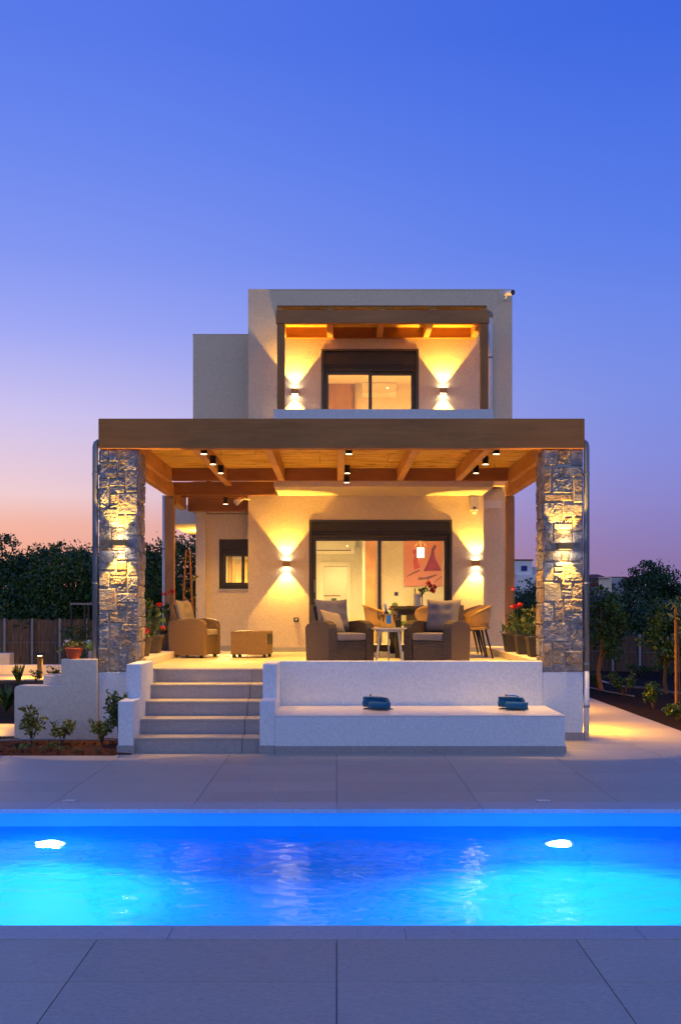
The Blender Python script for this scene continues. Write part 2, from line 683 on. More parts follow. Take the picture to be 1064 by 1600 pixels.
# one ground sheet with a hole for the pool and deck bodies (they have their own sides)
xs = [-900, -60, -6.2, 6.2, 60, 900]
ys = [-60, 5.3, 9.4, 12.12, 40, 1600]
for i in range(5):
    for j in range(5):
        if i == 2 and j in (1,):
            continue
        g.add([(xs[i], ys[j], GZ), (xs[i + 1], ys[j], GZ), (xs[i + 1], ys[j + 1], GZ), (xs[i], ys[j + 1], GZ)], [(0, 1, 2, 3)])
tag(g.build('ground', M['ground']), kind='structure')

WZ = -.142
PXA, PXB, PYA, PYB, PD = -5.6, 5.6, 5.667, 8.953, -1.55
sh = MB()
sh.box(PXA - .3, PXB + .3, PYA - .25, PYA, PD - .2, -.03)
sh.box(PXA - .3, PXB + .3, PYB, PYB + .25, PD - .2, -.03)
sh.box(PXA - .3, PXA, PYA, PYB, PD - .2, -.03)
sh.box(PXB, PXB + .3, PYA, PYB, PD - .2, -.03)
sh.box(PXA, PXB, PYA, PYB, PD - .2, PD)
basin = tag(sh.build('pool_basin', M['liner']), kind='structure')
# rounded cove between wall and floor
cv = MB()
r_ = .30
arc = [(PYB - r_ + r_ * math.sin(t), PD + r_ - r_ * math.cos(t)) for t in [math.pi / 2 * k / 6 for k in range(7)]]
cv.prism([(PYB - .001, PD + .001)] + [(a - .001, b + .001) for a, b in arc[::-1]], 'x', PXA, PXB)
cv.build('cove', M['liner'], basin, smooth=False)

# water
m = bpy.data.materials.new('pool_water')
m.use_nodes = True
t = m.node_tree
t.nodes.clear()
o_ = t.nodes.new('ShaderNodeOutputMaterial')
gl = t.nodes.new('ShaderNodeBsdfRefraction')
gl.inputs['IOR'].default_value = 1.333
gl.inputs['Roughness'].default_value = 0.0
gl.inputs['Color'].default_value = (.93, .98, 1, 1)
rf_ = t.nodes.new('ShaderNodeBsdfGlossy')
rf_.inputs['Roughness'].default_value = 0.0
rf_.inputs['Color'].default_value = (.34, .56, .85, 1)
fr_ = t.nodes.new('ShaderNodeFresnel')
fr_.inputs['IOR'].default_value = 1.333
mxw = t.nodes.new('ShaderNodeMixShader')
t.links.new(fr_.outputs[0], mxw.inputs[0])
t.links.new(gl.outputs[0], mxw.inputs[1])
t.links.new(rf_.outputs[0], mxw.inputs[2])
t.links.new(mxw.outputs[0], o_.inputs['Surface'])
M['water'] = m
RIPPLE = .0078
gx, gy = 900, 300
X_, Y_ = np.meshgrid(np.linspace(PXA, PXB, gx + 1), np.linspace(PYA, PYB, gy + 1))
Zw = np.zeros_like(X_)
for k in range(70):
    lam = .07 * (6.0 ** rng.random())
    th = math.pi / 2 + rng.normal() * .75
    kx, ky = 2 * math.pi / lam * math.cos(th), 2 * math.pi / lam * math.sin(th)
    # patches of stronger and weaker ripples
    env = .55 + .45 * np.sin(X_ * rng.uniform(.6, 2.2) + rng.uniform(0, 6)) * np.sin(Y_ * rng.uniform(.8, 3.0) + rng.uniform(0, 6))
    Zw += env * RIPPLE * lam / (2 * math.pi) * np.sin(kx * X_ + ky * Y_ + rng.uniform(0, 6.28))
me = bpy.data.meshes.new('pool_water')
nv = (gx + 1) * (gy + 1)
me.vertices.add(nv)
me.vertices.foreach_set('co', np.stack([X_, Y_, Zw + WZ], -1).astype(np.float32).ravel())
ii = (np.arange(gy)[:, None] * (gx + 1) + np.arange(gx)[None, :]).ravel()
qd = np.stack([ii, ii + 1, ii + gx + 2, ii + gx + 1], 1).astype(np.int32)
me.loops.add(qd.size)
me.loops.foreach_set('vertex_index', qd.ravel())
me.polygons.add(len(qd))
me.polygons.foreach_set('loop_start', np.arange(len(qd), dtype=np.int32) * 4)
me.update(calc_edges=True)
me.polygons.foreach_set('use_smooth', np.ones(len(qd), dtype=bool))
me.materials.append(M['water'])
wo = bpy.data.objects.new('pool_water', me)
col.objects.link(wo)
tag(wo, kind='structure')
# slightly cloudy water: a closed body just under the surface and inside the basin
mv = bpy.data.materials.new('cloudy_water')
mv.use_nodes = True
tv = mv.node_tree
tv.nodes.clear()
ov = tv.nodes.new('ShaderNodeOutputMaterial')
vs_ = tv.nodes.new('ShaderNodeVolumeScatter')
vs_.inputs['Color'].default_value = (.12, .50, 1.0, 1)
vs_.inputs['Density'].default_value = .13
vs_.inputs['Anisotropy'].default_value = .35
tv.links.new(vs_.outputs[0], ov.inputs['Volume'])
wb = MB().box(PXA + .01, PXB - .01, PYA + .01, PYB - .008, PD + .01, WZ - .03).build('water_body', mv, wo)
wb['kind'] = 'stuff'

# underwater lamps
for i, (px, lab) in enumerate(((80, 'round underwater pool lamp glowing white near the left side of the pool'),
                               (872, 'round underwater pool lamp glowing white below the bench end, right side of the pool'))):
    x = (px - PX0) * PYB / FPX
    z = WZ - .60
    lp = thing('pool_lamp', (x, PYB, z), lab, 'pool lamp', 'underwater lamps in the far pool wall')
    ring = MB()
    MM = Matrix.Translation((x, PYB, z)) @ Matrix.Rotation(R(90), 4, 'X')
    lath = MB().lathe([(.118, 0.0), (.142, 0.0), (.142, .022), (.118, .026), (.118, 0)], n=28)
    ring.add([MM @ Vector(p) for p in lath.v], lath.f)
    ring.build('rim', M['plastic_white'], lp, smooth=True)
    lens = MB().lathe([(.118, .012), (.09, .024), (.045, .030), (.001, .032)], n=28)
    MB().add([MM @ Vector(p) for p in lens.v], lens.f).build('lens', M['pool_bulb'], lp, smooth=True)
    d = bpy.data.lights.new('bulb', 'AREA')
    d.shape = 'DISK'
    d.size = .2
    d.energy = 270
    d.color = (.02, .27, 1.0)
    lo = bpy.data.objects.new('bulb', d)
    col.objects.link(lo)
    lo.parent = lp
    lo.location = (0, -.06, 0)
    lo.rotation_euler = Vector((0, -1, -.12)).to_track_quat('-Z', 'Y').to_euler()
    spot((x, PYB - .07, z), (0, -1, -.75), 55, 130, lp, (.02, .40, 1.0), 1.0, .1)

# deck
DZ = 0.0
deck = MB()
deck.box(-9, 9, -3, PYA - .25, -.2, DZ - .006)
deck.box(-9, 9, PYB + .25, 12.115, -.2, DZ - .006)
deck.box(-9, PXA - .3, PYA - .25, PYB + .25, -.2, DZ - .006)
deck.box(PXB + .3, 9, PYA - .25, PYB + .25, -.2, DZ - .006)
deck.box(-2.46, 4.58, 12.115, 13.8, -.2, DZ - .006)
deck.box(3.0, 4.58, 13.8, 34, -.2, DZ - .006)
deck = tag(deck.build('pool_deck', M['grout']), kind='structure')
GAP = .005
tile_cache = {}


def put_tile(x0, x1, y0, y1, z, parent, mat, name='tile', th=.012, gap=GAP):
    key = (round(x1 - x0, 3), round(y1 - y0, 3), mat.name, th)
    if key not in tile_cache:
        a, b = (x1 - x0) / 2 - gap / 2, (y1 - y0) / 2 - gap / 2
        o = MB().box(-a, a, -b, b, -th, 0).build(name, mat, parent, bevel=.0012)
        tile_cache[key] = o
    else:
        o = tile_cache[key].copy()
        o.name = name
        col.objects.link(o)
        o.parent = parent
    po = parent.location
    o.location = ((x0 + x1) / 2 - po[0], (y0 + y1) / 2 - po[1], z - po[2] + random.uniform(-.0005, .0005))
    o.parent = parent
    return o


C12 = [1.2 * k for k in range(-5, 6)]
rows_far = [9.243, 9.80, 10.34, 10.88, 11.42, 12.115]
for a, b in zip(rows_far[:-1], rows_far[1:]):
    for k in range(len(C12) - 1):
        put_tile(C12[k], C12[k + 1], a, b, DZ, deck, M['tile'])
for a, b in ((2.45, 3.05), (3.05, 3.65), (3.65, 4.25), (4.25, 4.85), (4.85, 5.461)):
    for k in range(3, 7):
        put_tile(C12[k], C12[k + 1], a, b, DZ, deck, M['tile'])
y = 12.115
while y < 24:
    b = y + .54
    if y < 13.4:
        put_tile(2.59, 3.6, y, b, DZ, deck, M['tile'])
    else:
        put_tile(3.06, 3.6, y, b, DZ, deck, M['tile'])
    put_tile(3.6, 4.58, y, b, DZ, deck, M['tile'])
    y = b
for a, b in ((-2.46, -1.2), (-1.2, 0), (0, 1.2), (1.2, 2.59)):
    put_tile(a, b, 12.115, 12.62, DZ, deck, M['tile'])
# coping stones
for y0, y1 in ((5.461, 5.69), (8.93, 9.243)):
    x = -6.0 + (.35 if y0 < 6 else .0)
    for k in range(10):
        put_tile(x, x + 1.2, y0, y1, DZ + .004, deck, M['coping'], 'coping_stone', .035, .003)
        x += 1.2

# skimmer lids / deck markers on the far deck edge
for px, sg, lab in ((110, 1, 'small slotted white deck vent at the pool edge on the left'),
                    (848, -1, 'small slotted white deck vent at the pool edge under the bench end')):
    Y = 9.30
    x = (px - PX0) * Y / FPX
    v = thing('deck_vent', (x, Y, DZ), lab, 'vent', 'deck vents beside the pool')
    MB().box(x - .062, x + .062, Y - .045, Y + .045, .001, .004).build('frame', M['post_metal'], v)
    for k in range(3):
        xx = x - .037 + k * .037
        mm = Matrix.Translation((xx, Y, 0)) @ Matrix.Rotation(R(-25 * sg), 4, 'Z')
        MB().box(-.010, .010, -.036, .036, .004, .010, mm).build('slat', M['plastic_white'], v)

# ================================================================== terrace, steps, bench, walls
TZ = .874
RS = TZ / 5
terr = MB()
terr.box(-2.943, 3.046, 13.815, 19.6, -.1, TZ - .012)
terr = tag(terr.build('terrace', M['white']), kind='structure')
ty = [13.80 + .8 * k for k in range(7)]
tx = [-2.92 + .85 * k for k in range(8)]
for a, b in zip(ty[:-1], ty[1:]):
    for c, d in zip(tx[:-1], tx[1:]):
        put_tile(c, d, a, b, TZ, terr, M['terrace_tile'], 'tile', .011, .003)
# low white kerbs along both terrace sides under the planters
for x0, x1, lab in ((-2.94, -2.46, 'low white kerb under the planters on the left of the terrace'),
                    (2.50, 3.03, 'low white kerb under the planters on the right of the terrace')):
    MBk = MB().box(x0, x1, 13.98, 18.6, TZ, TZ + .10)
    tag(MBk.build('kerb', M['white_wall'], bevel=.006), lab, 'kerb', 'kerbs along the terrace sides')

steps = thing('steps', (-1.58, 12.33, 0), 'five grey tiled steps rising from the pool deck to the terrace', 'steps')
T_ = .365
core = MB()
for k in range(4):
    core.box(-2.29, -.866, 12.345 + T_ * k, 12.345 + T_ * (k + 1) + .02, 0, RS * (k + 1) - .022)
core.build('core', M['grout'], steps)
for k in range(5):
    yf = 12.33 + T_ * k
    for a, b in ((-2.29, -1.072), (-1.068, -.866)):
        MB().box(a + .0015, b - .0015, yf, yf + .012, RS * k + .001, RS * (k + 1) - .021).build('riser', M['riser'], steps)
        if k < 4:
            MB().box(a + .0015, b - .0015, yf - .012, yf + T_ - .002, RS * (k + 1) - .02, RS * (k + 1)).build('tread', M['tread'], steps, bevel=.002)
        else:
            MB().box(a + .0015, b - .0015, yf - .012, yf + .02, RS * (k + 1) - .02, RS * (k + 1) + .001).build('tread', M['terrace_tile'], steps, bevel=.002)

for x0, x1, lab in ((-2.46, -2.29, 'white stepped wing wall on the left of the steps'),
                    (-.866, -.70, 'white stepped wing wall between the steps and the bench')):
    ww = thing('wing_wall', ((x0 + x1) / 2, 12.26, 0), lab, 'wall', 'wing walls flanking the steps')
    MB().prism([(12.26, 0), (13.60, 0), (13.60, .983), (12.75, .983), (12.75, .591), (12.26, .591)], 'x', x0, x1).build('wall', M['white'], ww, bevel=.008, seg=2)
    MB().box(x0 - .012, x1 + (.012 if x0 < -2 else 0), 12.248, 12.34, 0, .095).build('skirting', M['riser'], ww)

bench = thing('built_in_bench', (.9, 12.26, 0), 'long white built-in bench below the terrace wall', 'bench')
MB().box(-.699, 2.571, 12.262, 13.468, 0, .418).build('base', M['white'], bench, bevel=.006)
MB().box(-.698, 2.574, 12.259, 13.468, .419, .434).build('seat', M['bench_top'], bench, bevel=.005)
xa = -.69
for wd in (.88, 1.2, .95, .232):
    MB().box(xa, xa + wd - .003, 12.25, 12.261, 0, .088).build('skirting', M['riser'], bench)
    xa += wd
MB().box(2.571, 2.583, 12.25, 13.46, 0, .088).build('skirting', M['riser'], bench)

rw = thing('terrace_wall', (1.2, 13.47, 0), 'white retaining wall along the terrace front behind the bench', 'wall')
MB().box(-.70, 2.545, 13.47, 13.60, 0, .983).build('wall', M['white'], rw, bevel=.006)
MB().box(2.546, 3.046, 13.47, 13.60, 0, .846).build('wall', M['white'], rw, bevel=.006)
MB().box(2.585, 3.058, 13.457, 13.47, 0, .10).build('skirting', M['riser'], rw)
MB().box(3.034, 3.046, 13.60, 19.0, 0, .90).build('side_wall', M['white'], rw)
rl_ = MB().box(-2.943, -2.40, 13.47, 13.60, 0, .846)
tag(rl_.build('pillar_base_wall', M['white'], bevel=.006), 'white wall under the left stone pillar beside the steps', 'wall')

gw = thing('garden_wall', (-3.4, 13.4, 0), 'white stepped garden wall left of the stone pillar', 'wall')
MB().prism([(-3.96, -.05), (-2.945, -.05), (-2.945, 1.012), (-3.385, 1.012), (-3.385, .69), (-3.90, .69), (-3.945, .675), (-3.96, .64)],
           'y', 13.38, 13.58).build('wall', M['white_wall'], gw, bevel=.012, seg=2)
MB().box(-3.66, -3.40, 13.585, 13.90, 0, .80).build('end_block', M['white_wall'], gw, bevel=.01)
MB().box(-3.10, -2.95, 13.59, 13.9, .9, 1.10).build('end_block', M['white_wall'], gw, bevel=.01)
# ================================================================== house
HW, HR, HL = 18.70, 19.00, 19.40          # door wall, right recess, left wing
house = thing('house', (0, 18.7, 0), 'two storey beige flat roofed villa with lit windows', 'house')


def wall_with_hole(x0, x1, z0, z1, hx0, hx1, hz0, hz1, y0, y1, name, mat, parent, bevel=0):
    b = MB()
    b.box(x0, hx0, y0, y1, z0, z1)
    b.box(hx1, x1, y0, y1, z0, z1)
    if hz0 > z0:
        b.box(hx0, hx1, y0, y1, z0, hz0)
    b.box(hx0, hx1, y0, y1, hz1, z1)
    return b.build(name, mat, parent)


D0x, D1x, DTop = -.462, 1.969, 3.130
wall_with_hole(-1.518, 2.519, TZ - .02, 3.56, D0x, D1x, TZ - .02, DTop, HW, HW + .25, 'front_wall', M['stucco'], house)
U0x, U1x, UTop, UFl = -.253, 1.397, 6.062, 3.76
wall_with_hole(-1.518, 3.014, 3.73, 7.09, U0x, U1x, UFl, UTop, HW, HW + .25, 'upper_wall', M['stucco'], house)
MB().box(2.519, 3.014, HR, HR + .25, 0, 3.73).build('side_front_wall', M['stucco'], house)
W0x, W1x, W0z, W1z = -2.10, -1.53, 1.965, 2.855
wall_with_hole(-2.33, -1.518, TZ - .02, 3.30, W0x, -1.519, W0z, W1z, HL + .06, HL + .28, 'wing_wall', M['stucco'], house)
MB().box(-2.50, -2.33, HL - .06, HL + .28, 0, 3.32).build('corner_pier', M['stucco'], house)
MB().box(-2.545, -1.518, HL - .1, HL + .28, 3.32, 6.47).build('annex_wall', M['stucco'], house)
# returns, sides, roofs, back
b = MB()
b.box(-1.518, -1.42, HW + .25, HL + .06, 0, 3.7)
b.box(-2.545, -2.40, HL + .28, 29, 0, 6.47)
b.box(2.87, 3.014, HR + .25, 29, 0, 7.09)
b.box(-1.518, -1.37, HW + .25, 29, 6.3, 7.09)
b.box(-2.545, 3.014, 29, 29.2, 0, 7.0)
b.build('side_wall', M['stucco'], house)
b = MB()
b.box(-1.50, 3.0, HW + .02, 29.1, 6.90, 7.05)
b.box(-2.53, -1.5, HL, 29.1, 6.30, 6.43)
b.build('roof', M['stucco'], house)
b = MB()
b.box(-1.52, 3.016, HW - .006, HW + .26, 7.09, 7.105)
b.box(-2.55, -1.519, HL - .106, HL + .29, 6.47, 6.483)
b.build('coping', M['white_wall'], house)
# rendered joint line / skirting along the floor
for q in ((-1.53, D0x - .014, HW - .012, HW), (D1x + .014, 2.525, HW - .012, HW), (-2.34, -1.52, HL + .048, HL + .06)):
    MB().box(*q, TZ, TZ + .075).build('skirting', M['tread'], house)
# balcony slab + parapet
MB().box(-1.0, 2.49, 17.30, HW, 3.555, 3.73).build('balcony_slab', M['stucco'], house, bevel=.004)
b = MB()
b.box(-1.0, 2.49, 17.30, 17.44, 3.73, 4.79)
b.box(-1.0, -.87, 17.44, HW, 3.73, 4.79)
b.box(2.36, 2.49, 17.44, HW, 3.73, 4.79)
b.build('balcony_parapet', M['white'], house)
MB().box(-.86, 2.35, 17.45, HW, 3.73, 3.752).build('balcony_floor', M['terrace_tile'], house)
# side balcony slab far left
b = MB()
b.box(-3.18, -2.546, 20.4, 23.5, 3.20, 3.55)
b.build('side_canopy', M['white_wall'], house)
# rooms
b = MB()
b.box(-1.42, 2.87, HW + .25, 29, TZ - .05, TZ)           # ground floor
b.build('room_floor', M['terrace_tile'], house)
b = MB()
b.box(-1.42, 2.87, HW + .26, 29, 3.36, 3.50)             # ceiling down
b.box(-1.36, 2.87, HW + .26, 24, 6.34, 6.44)             # ceiling up
b.box(-2.40, -1.43, HL + .29, 24, 3.10, 3.25)            # ceiling wing
b.build('room_ceiling', M['room'], house)
b = MB()
b.box(-1.42, .60, 26.0, 26.2, 2.60, 3.36)                # living back wall over the doorway
b.box(-1.42, -.40, 26.0, 26.2, TZ, 2.60)
b.box(.34, .60, 26.0, 26.2, TZ, 2.60)
b.box(.60, .72, 23.1, 26.2, TZ, 3.36)                    # jog
b.box(.86, 2.87, 23.0, 23.15, TZ, 3.36)                  # painting wall
b.box(.72, .86, 23.0, 23.1, TZ, 3.36)
b.box(-1.42, .60, 28.7, 28.85, TZ, 3.36)
b.box(-1.43, -1.42, HW + .25, 26, TZ, 3.36)
b.build('room_wall', M['room'], house)
MB().box(.60, .80, 22.6, 22.98, TZ, 3.36).build('room_column', plain('orange_marble', (.72, .36, .12), .4, 0, .35, 2.2), house)
b = MB()
b.box(-1.36, 2.87, 23.0, 23.15, 3.76, 6.34)
b.box(-1.37, -1.36, HW + .25, 23, 3.76, 6.34)
b.build('upper_room_wall', M['room'], house)
MB().box(-1.36, 2.87, HW + .25, 24, 3.70, 3.76).build('upper_room_floor', M['door_wood'], house)
b = MB()
b.box(-2.40, -1.43, 22.6, 22.7, TZ, 3.10)
b.box(-2.41, -2.40, HL + .28, 22.6, TZ, 3.10)
b.box(-1.43, -1.425, HL + .28, 22.6, TZ, 3.10)
b.build('wing_room_wall', M['room_yellow'], house)
MB().box(-2.40, -1.43, HL + .28, 22.6, TZ - .05, TZ).build('wing_room_floor', M['terrace_tile'], house)


def box_frame(b, x0, x1, z0, z1, t, y0, y1, bottom=True):
    b.box(x0, x0 + t, y0, y1, z0, z1)
    b.box(x1 - t, x1, y0, y1, z0, z1)
    b.box(x0 + t, x1 - t, y0, y1, z1 - t, z1)
    if bottom:
        b.box(x0 + t, x1 - t, y0, y1, z0, z0 + t)


def sliding_door(x0, x1, z0, z1, yw, boxh, mull, inset=.05):
    """bronze sliding door with shutter box; yw = wall face"""
    y0 = yw + inset
    dr = MB()
    box_frame(dr, x0, x1, z0, z1 - boxh, .055, y0, y0 + .14)
    d = dr.build('sliding_door', M['alu'], house, bevel=.004)
    d_o = house['_o']
    for (a, c, yy) in ((x0 + .055, mull + .025, y0 + .03), (mull - .025, x1 - .055, y0 + .085)):
        lf = MB()
        box_frame(lf, a, c, z0 + .055, z1 - boxh - .055, .055, yy, yy + .045)
        lf.build('leaf_frame', M['alu_edge'], d, origin=d_o)
        MB().box(a + .055, c - .055, yy + .018, yy + .026, z0 + .11, z1 - boxh - .11).build('pane', M['glass'], d, origin=d_o)
    hd = MB()
    hd.box(x0 + .073, x0 + .098, y0 + .012, y0 + .03, z0 + 1.02, z0 + 1.24)
    hd.build('handle', M['post_metal'], d, origin=d_o)
    sb = MB()
    sb.box(x0, x1, y0 - .02, y0 + .16, z1 - boxh + .002, z1)
    sbo = sb.build('shutter_box', M['alu'], house, bevel=.004)
    rail = MB()
    rail.box(x0 + .03, x1 - .03, y0 - .030, y0 - .018, z1 - boxh + .03, z1 - boxh + .05)
    rail.box(x0 + .26, x0 + .30, y0 - .034, y0 - .02, z1 - boxh + .06, z1 - boxh + .085)
    rail.box(x1 - .30, x1 - .26, y0 - .034, y0 - .02, z1 - boxh + .06, z1 - boxh + .085)
    rail.build('rail', M['black'], sbo, origin=d_o)
    # jamb trim
    tr = MB()
    tr.box(x0 - .012, x0 + .03, yw - .012, y0, z0, z1 + .012)
    tr.box(x1 - .03, x1 + .012, yw - .012, y0, z0, z1 + .012)
    tr.box(x0 + .03, x1 - .03, yw - .012, y0 - .02, z1 - .02, z1 + .012)
    tr.build('trim', M['alu_edge'], sbo, origin=d_o)


sliding_door(D0x, D1x, TZ, DTop, HW, .235, .74)
sliding_door(U0x, U1x, UFl, UTop, HW, .30, .58)
# wing window (its right part runs behind the corner of the door wall)
y0 = HL + .10
wf = MB()
box_frame(wf, W0x, -1.522, W0z, W1z - .19, .07, y0, y0 + .12)
wfo = wf.build('window', M['alu'], house, bevel=.004)
MB().box(W0x, -1.522, y0 - .02, y0 + .14, W1z - .188, W1z).build('shutter_box', M['alu'], wfo, origin=house['_o'], bevel=.003)
lf = MB()
box_frame(lf, W0x + .07, -1.66, W0z + .07, W1z - .26, .045, y0 + .03, y0 + .07)
box_frame(lf, -1.70, -1.53, W0z + .07, W1z - .26, .045, y0 + .072, y0 + .11)
lf.build('leaf_frame', M['alu_edge'], wfo, origin=house['_o'])
MB().box(W0x + .115, -1.705, y0 + .048, y0 + .054, W0z + .115, W1z - .305).build('pane', M['glass'], wfo, origin=house['_o'])
MB().box(W0x - .02, -1.522, HL + .03, y0, W0z - .025, W0z).build('sill', M['coping'], wfo, origin=house['_o'], bevel=.003)

# ================================================================== stone pillars


def stone(px0, px1, pz0, pz1, face, depth):
    """one rough-faced block; face(u, v, d) -> world"""
    g_ = .0042
    u0, u1, v0, v1 = px0 + g_, px1 - g_, pz0 + g_, pz1 - g_
    nx = max(5, min(20, int((u1 - u0) / .011)))
    ny = max(5, min(20, int((v1 - v0) / .011)))
    off = Vector((random.uniform(0, 99), random.uniform(0, 99), random.uniform(0, 99)))
    rough_k = random.choice((.35, .8, 1.0, 1.3))
    base = depth + random.uniform(-.005, .006)
    vs, fs = [], []
    jit = [random.uniform(-.010, .010) for _ in range(8)]
    for j in range(ny + 1):
        for i in range(nx + 1):
            a, c = i / nx, j / ny
            e = min(a, 1 - a) * (u1 - u0)
            f_ = min(c, 1 - c) * (v1 - v0)
            ed = min(1, min(e, f_) / .011)
            u = u0 + (u1 - u0) * a + ((1 - a) * jit[0] * c + a * jit[1] * (1 - c)) * .8
            v = v0 + (v1 - v0) * c + ((1 - c) * jit[2] * a + c * jit[3] * (1 - a)) * .8
            nz = mnoise.fractal(Vector((u * 9, v * 13, 0)) + off, .9, 2.2, 4)
            n2 = mnoise.noise(Vector((u * 28, v * 40, 3)) + off)
            n4 = mnoise.noise(Vector((u * 55, v * 75, 7)) + off)
            rd = (.009 * nz + .010 * abs(n2) + .006 * n4) * rough_k
            d = base * (.35 + .65 * math.sqrt(ed)) + rd * ed
            if i in (0, nx) or j in (0, ny):
                w_ = mnoise.noise(Vector((u * 20, v * 20, 9)) + off) * .004
                u += w_
                v += w_
            vs.append(face(u, v, max(.002, d)))
    n1 = nx + 1
    for j in range(ny):
        for i in range(nx):
            fs.append((j * n1 + i, j * n1 + i + 1, (j + 1) * n1 + i + 1, (j + 1) * n1 + i))
    # sides back into the mortar
    bd = [(i, 0) for i in range(nx)] + [(nx, j) for j in range(ny)] + [(i, ny) for i in range(nx, 0, -1)] + [(0, j) for j in range(ny, 0, -1)]
    o = len(vs)
    for (i, j) in bd:
        u = u0 + (u1 - u0) * i / nx
        v = v0 + (v1 - v0) * j / ny
        vs.append(face(u, v, -.02))
    k = len(bd)
    for q in range(k):
        a = bd[q]; c = bd[(q + 1) % k]
        fs.append((a[1] * n1 + a[0], o + q, o + (q + 1) % k, c[1] * n1 + c[0]))
    return MB().add(vs, fs)


LEFT = [(70, 130, 45, 130), (130, 196, 45, 130), (198, 333, 45, 185), (70, 190, 133, 245), (193, 245, 187, 243), (248, 333, 188, 335),
        (70, 132, 248, 440), (136, 245, 246, 296), (136, 245, 299, 342), (136, 195, 345, 413), (198, 333, 340, 482),
        (70, 190, 446, 566), (136, 195, 416, 444), (193, 241, 486, 570), (244, 333, 487, 614), (70, 146, 570, 732), (149, 241, 574, 664),
        (244, 333, 618, 800), (149, 241, 667, 733), (70, 180, 736, 868), (183, 256, 736, 800), (183, 256, 803, 868), (259, 333, 804, 902),
        (60, 135, 872, 980), (139, 254, 871, 905), (139, 254, 908, 967), (258, 333, 905, 1012),
        (60, 180, 984, 1143), (183, 254, 970, 1012), (183, 333, 1016, 1086), (185, 249, 1089, 1146), (253, 331, 1089, 1223),
        (58, 132, 1147, 1387), (135, 249, 1150, 1222), (135, 210, 1226, 1382), (213, 330, 1227, 1382),
        (56, 130, 1390, 1556), (133, 196, 1386, 1556), (199, 255, 1386, 1556), (258, 330, 1386, 1556)]
RIGHT = [(85, 177, 62, 174), (180, 266, 62, 162), (269, 345, 62, 174), (85, 137, 178, 360), (140, 216, 178, 252), (219, 345, 178, 253),
         (140, 277, 256, 360), (280, 345, 257, 424), (85, 277, 363, 412), (85, 219, 415, 556), (222, 345, 428, 515),
         (222, 277, 518, 556), (280, 345, 518, 606), (85, 147, 560, 742), (150, 277, 559, 599), (150, 277, 602, 684), (280, 345, 610, 737),
         (150, 277, 687, 737), (85, 195, 745, 821), (198, 259, 740, 813), (262, 345, 741, 819), (85, 152, 825, 950), (155, 217, 817, 851), (155, 217, 854, 887),
         (155, 217, 890, 950), (220, 345, 822, 950), (85, 196, 954, 1086), (199, 277, 954, 1009), (199, 277, 1012, 1061), (280, 345, 954, 1061),
         (85, 152, 1090, 1222), (155, 217, 1065, 1133), (155, 217, 1136, 1222), (220, 345, 1065, 1157), (220, 345, 1160, 1220),
         (85, 258, 1226, 1357), (262, 345, 1224, 1407), (85, 139, 1361, 1520), (142, 259, 1361, 1409), (142, 224, 1412, 1506),
         (227, 345, 1411, 1558), (85, 139, 1523, 1558), (142, 224, 1509, 1558)]
PF = 13.484
PZ0, PZ1 = .849, 3.605


def pillar(x0, x1, layout, cx0, cx1, cy0, cy1, side, lab):
    p = thing('stone_pillar', ((x0 + x1) / 2, PF + .24, PZ0), lab, 'pillar', 'stone pillars carrying the pergola')
    MB().box(x0 + .02, x1 - .02, PF, PF + .47, PZ0 - .02, PZ1).build('core', M['mortar'], p)
    for (a, c, t0, t1) in layout:
        ua = x0 + (max(a, cx0) - cx0) / (cx1 - cx0) * (x1 - x0)
        ub = x0 + (c - cx0) / (cx1 - cx0) * (x1 - x0)
        za = PZ1 - (t1 - cy0) / (cy1 - cy0) * (PZ1 - PZ0)
        zb = PZ1 - (t0 - cy0) / (cy1 - cy0) * (PZ1 - PZ0)
        stone(ua, ub, za, zb, lambda u, v, d: (u, PF - d, v), .016).build('stone', M['stone'], p)
    # inner and outer side faces: coursed quoins
    for sgn in (side, -side):
        xf = x1 - .02 if sgn > 0 else x0 + .02
        z = PZ0
        k = 0
        while z < PZ1 - .05:
            h_ = min(random.uniform(.13, .27), PZ1 - z)
            if PZ1 - z - h_ < .08:
                h_ = PZ1 - z
            cut = PF + random.choice((.16, .22, .30))
            for (a, c) in ((PF - .01, cut), (cut, PF + .48)):
                stone(a, c, z, z + h_, lambda u, v, d: (xf + sgn * d, u, v), .020).build('stone', M['stone'], p)
            z += h_
    return p


pillar(-2.943, -2.453, LEFT, 62, 333, 42, 1556, 1, 'stone pillar left of the steps with a lit wall light')
pillar(2.555, 3.046, RIGHT, 85, 345, 62, 1558, -1, 'stone pillar at the right end of the bench with a lit wall light')

# ================================================================== lower pergola
pg = thing('pergola', (0, 13.45, TZ), 'large brown timber pergola with a reed ceiling over the terrace', 'pergola')
MB().box(-2.935, 3.055, 13.42, 13.56, 3.608, 3.978).build('fascia', M['fascia'], pg, bevel=.006)
b = MB()
for xi, xo in ((-2.683, -2.80), (2.793, 2.90)):
    MB().box(min(xi, xo), max(xi, xo), 13.56, 18.10, 3.475, 3.70).build('side_beam', M['wood_y'], pg, bevel=.006)
MB().box(-2.683, -2.60, 13.562, 17.2, 3.62, 3.84).build('edge_rafter', M['wood_y'], pg, bevel=.004)
MB().box(2.71, 2.793, 13.562, 17.2, 3.62, 3.84).build('edge_rafter', M['wood_y'], pg, bevel=.004)
MB().box(-2.598, 2.708, 17.19, 17.296, 3.643, 3.84).build('cross_beam', M['wood_x'], pg, bevel=.004)
MB().box(-2.683, -1.003, 17.96, 18.06, 3.495, 3.71).build('cross_beam', M['wood_x'], pg, bevel=.004)
MB().box(-2.683, -1.53, 18.60, 18.68, 3.52, 3.70).build('cross_beam', M['wood_x'], pg, bevel=.004)
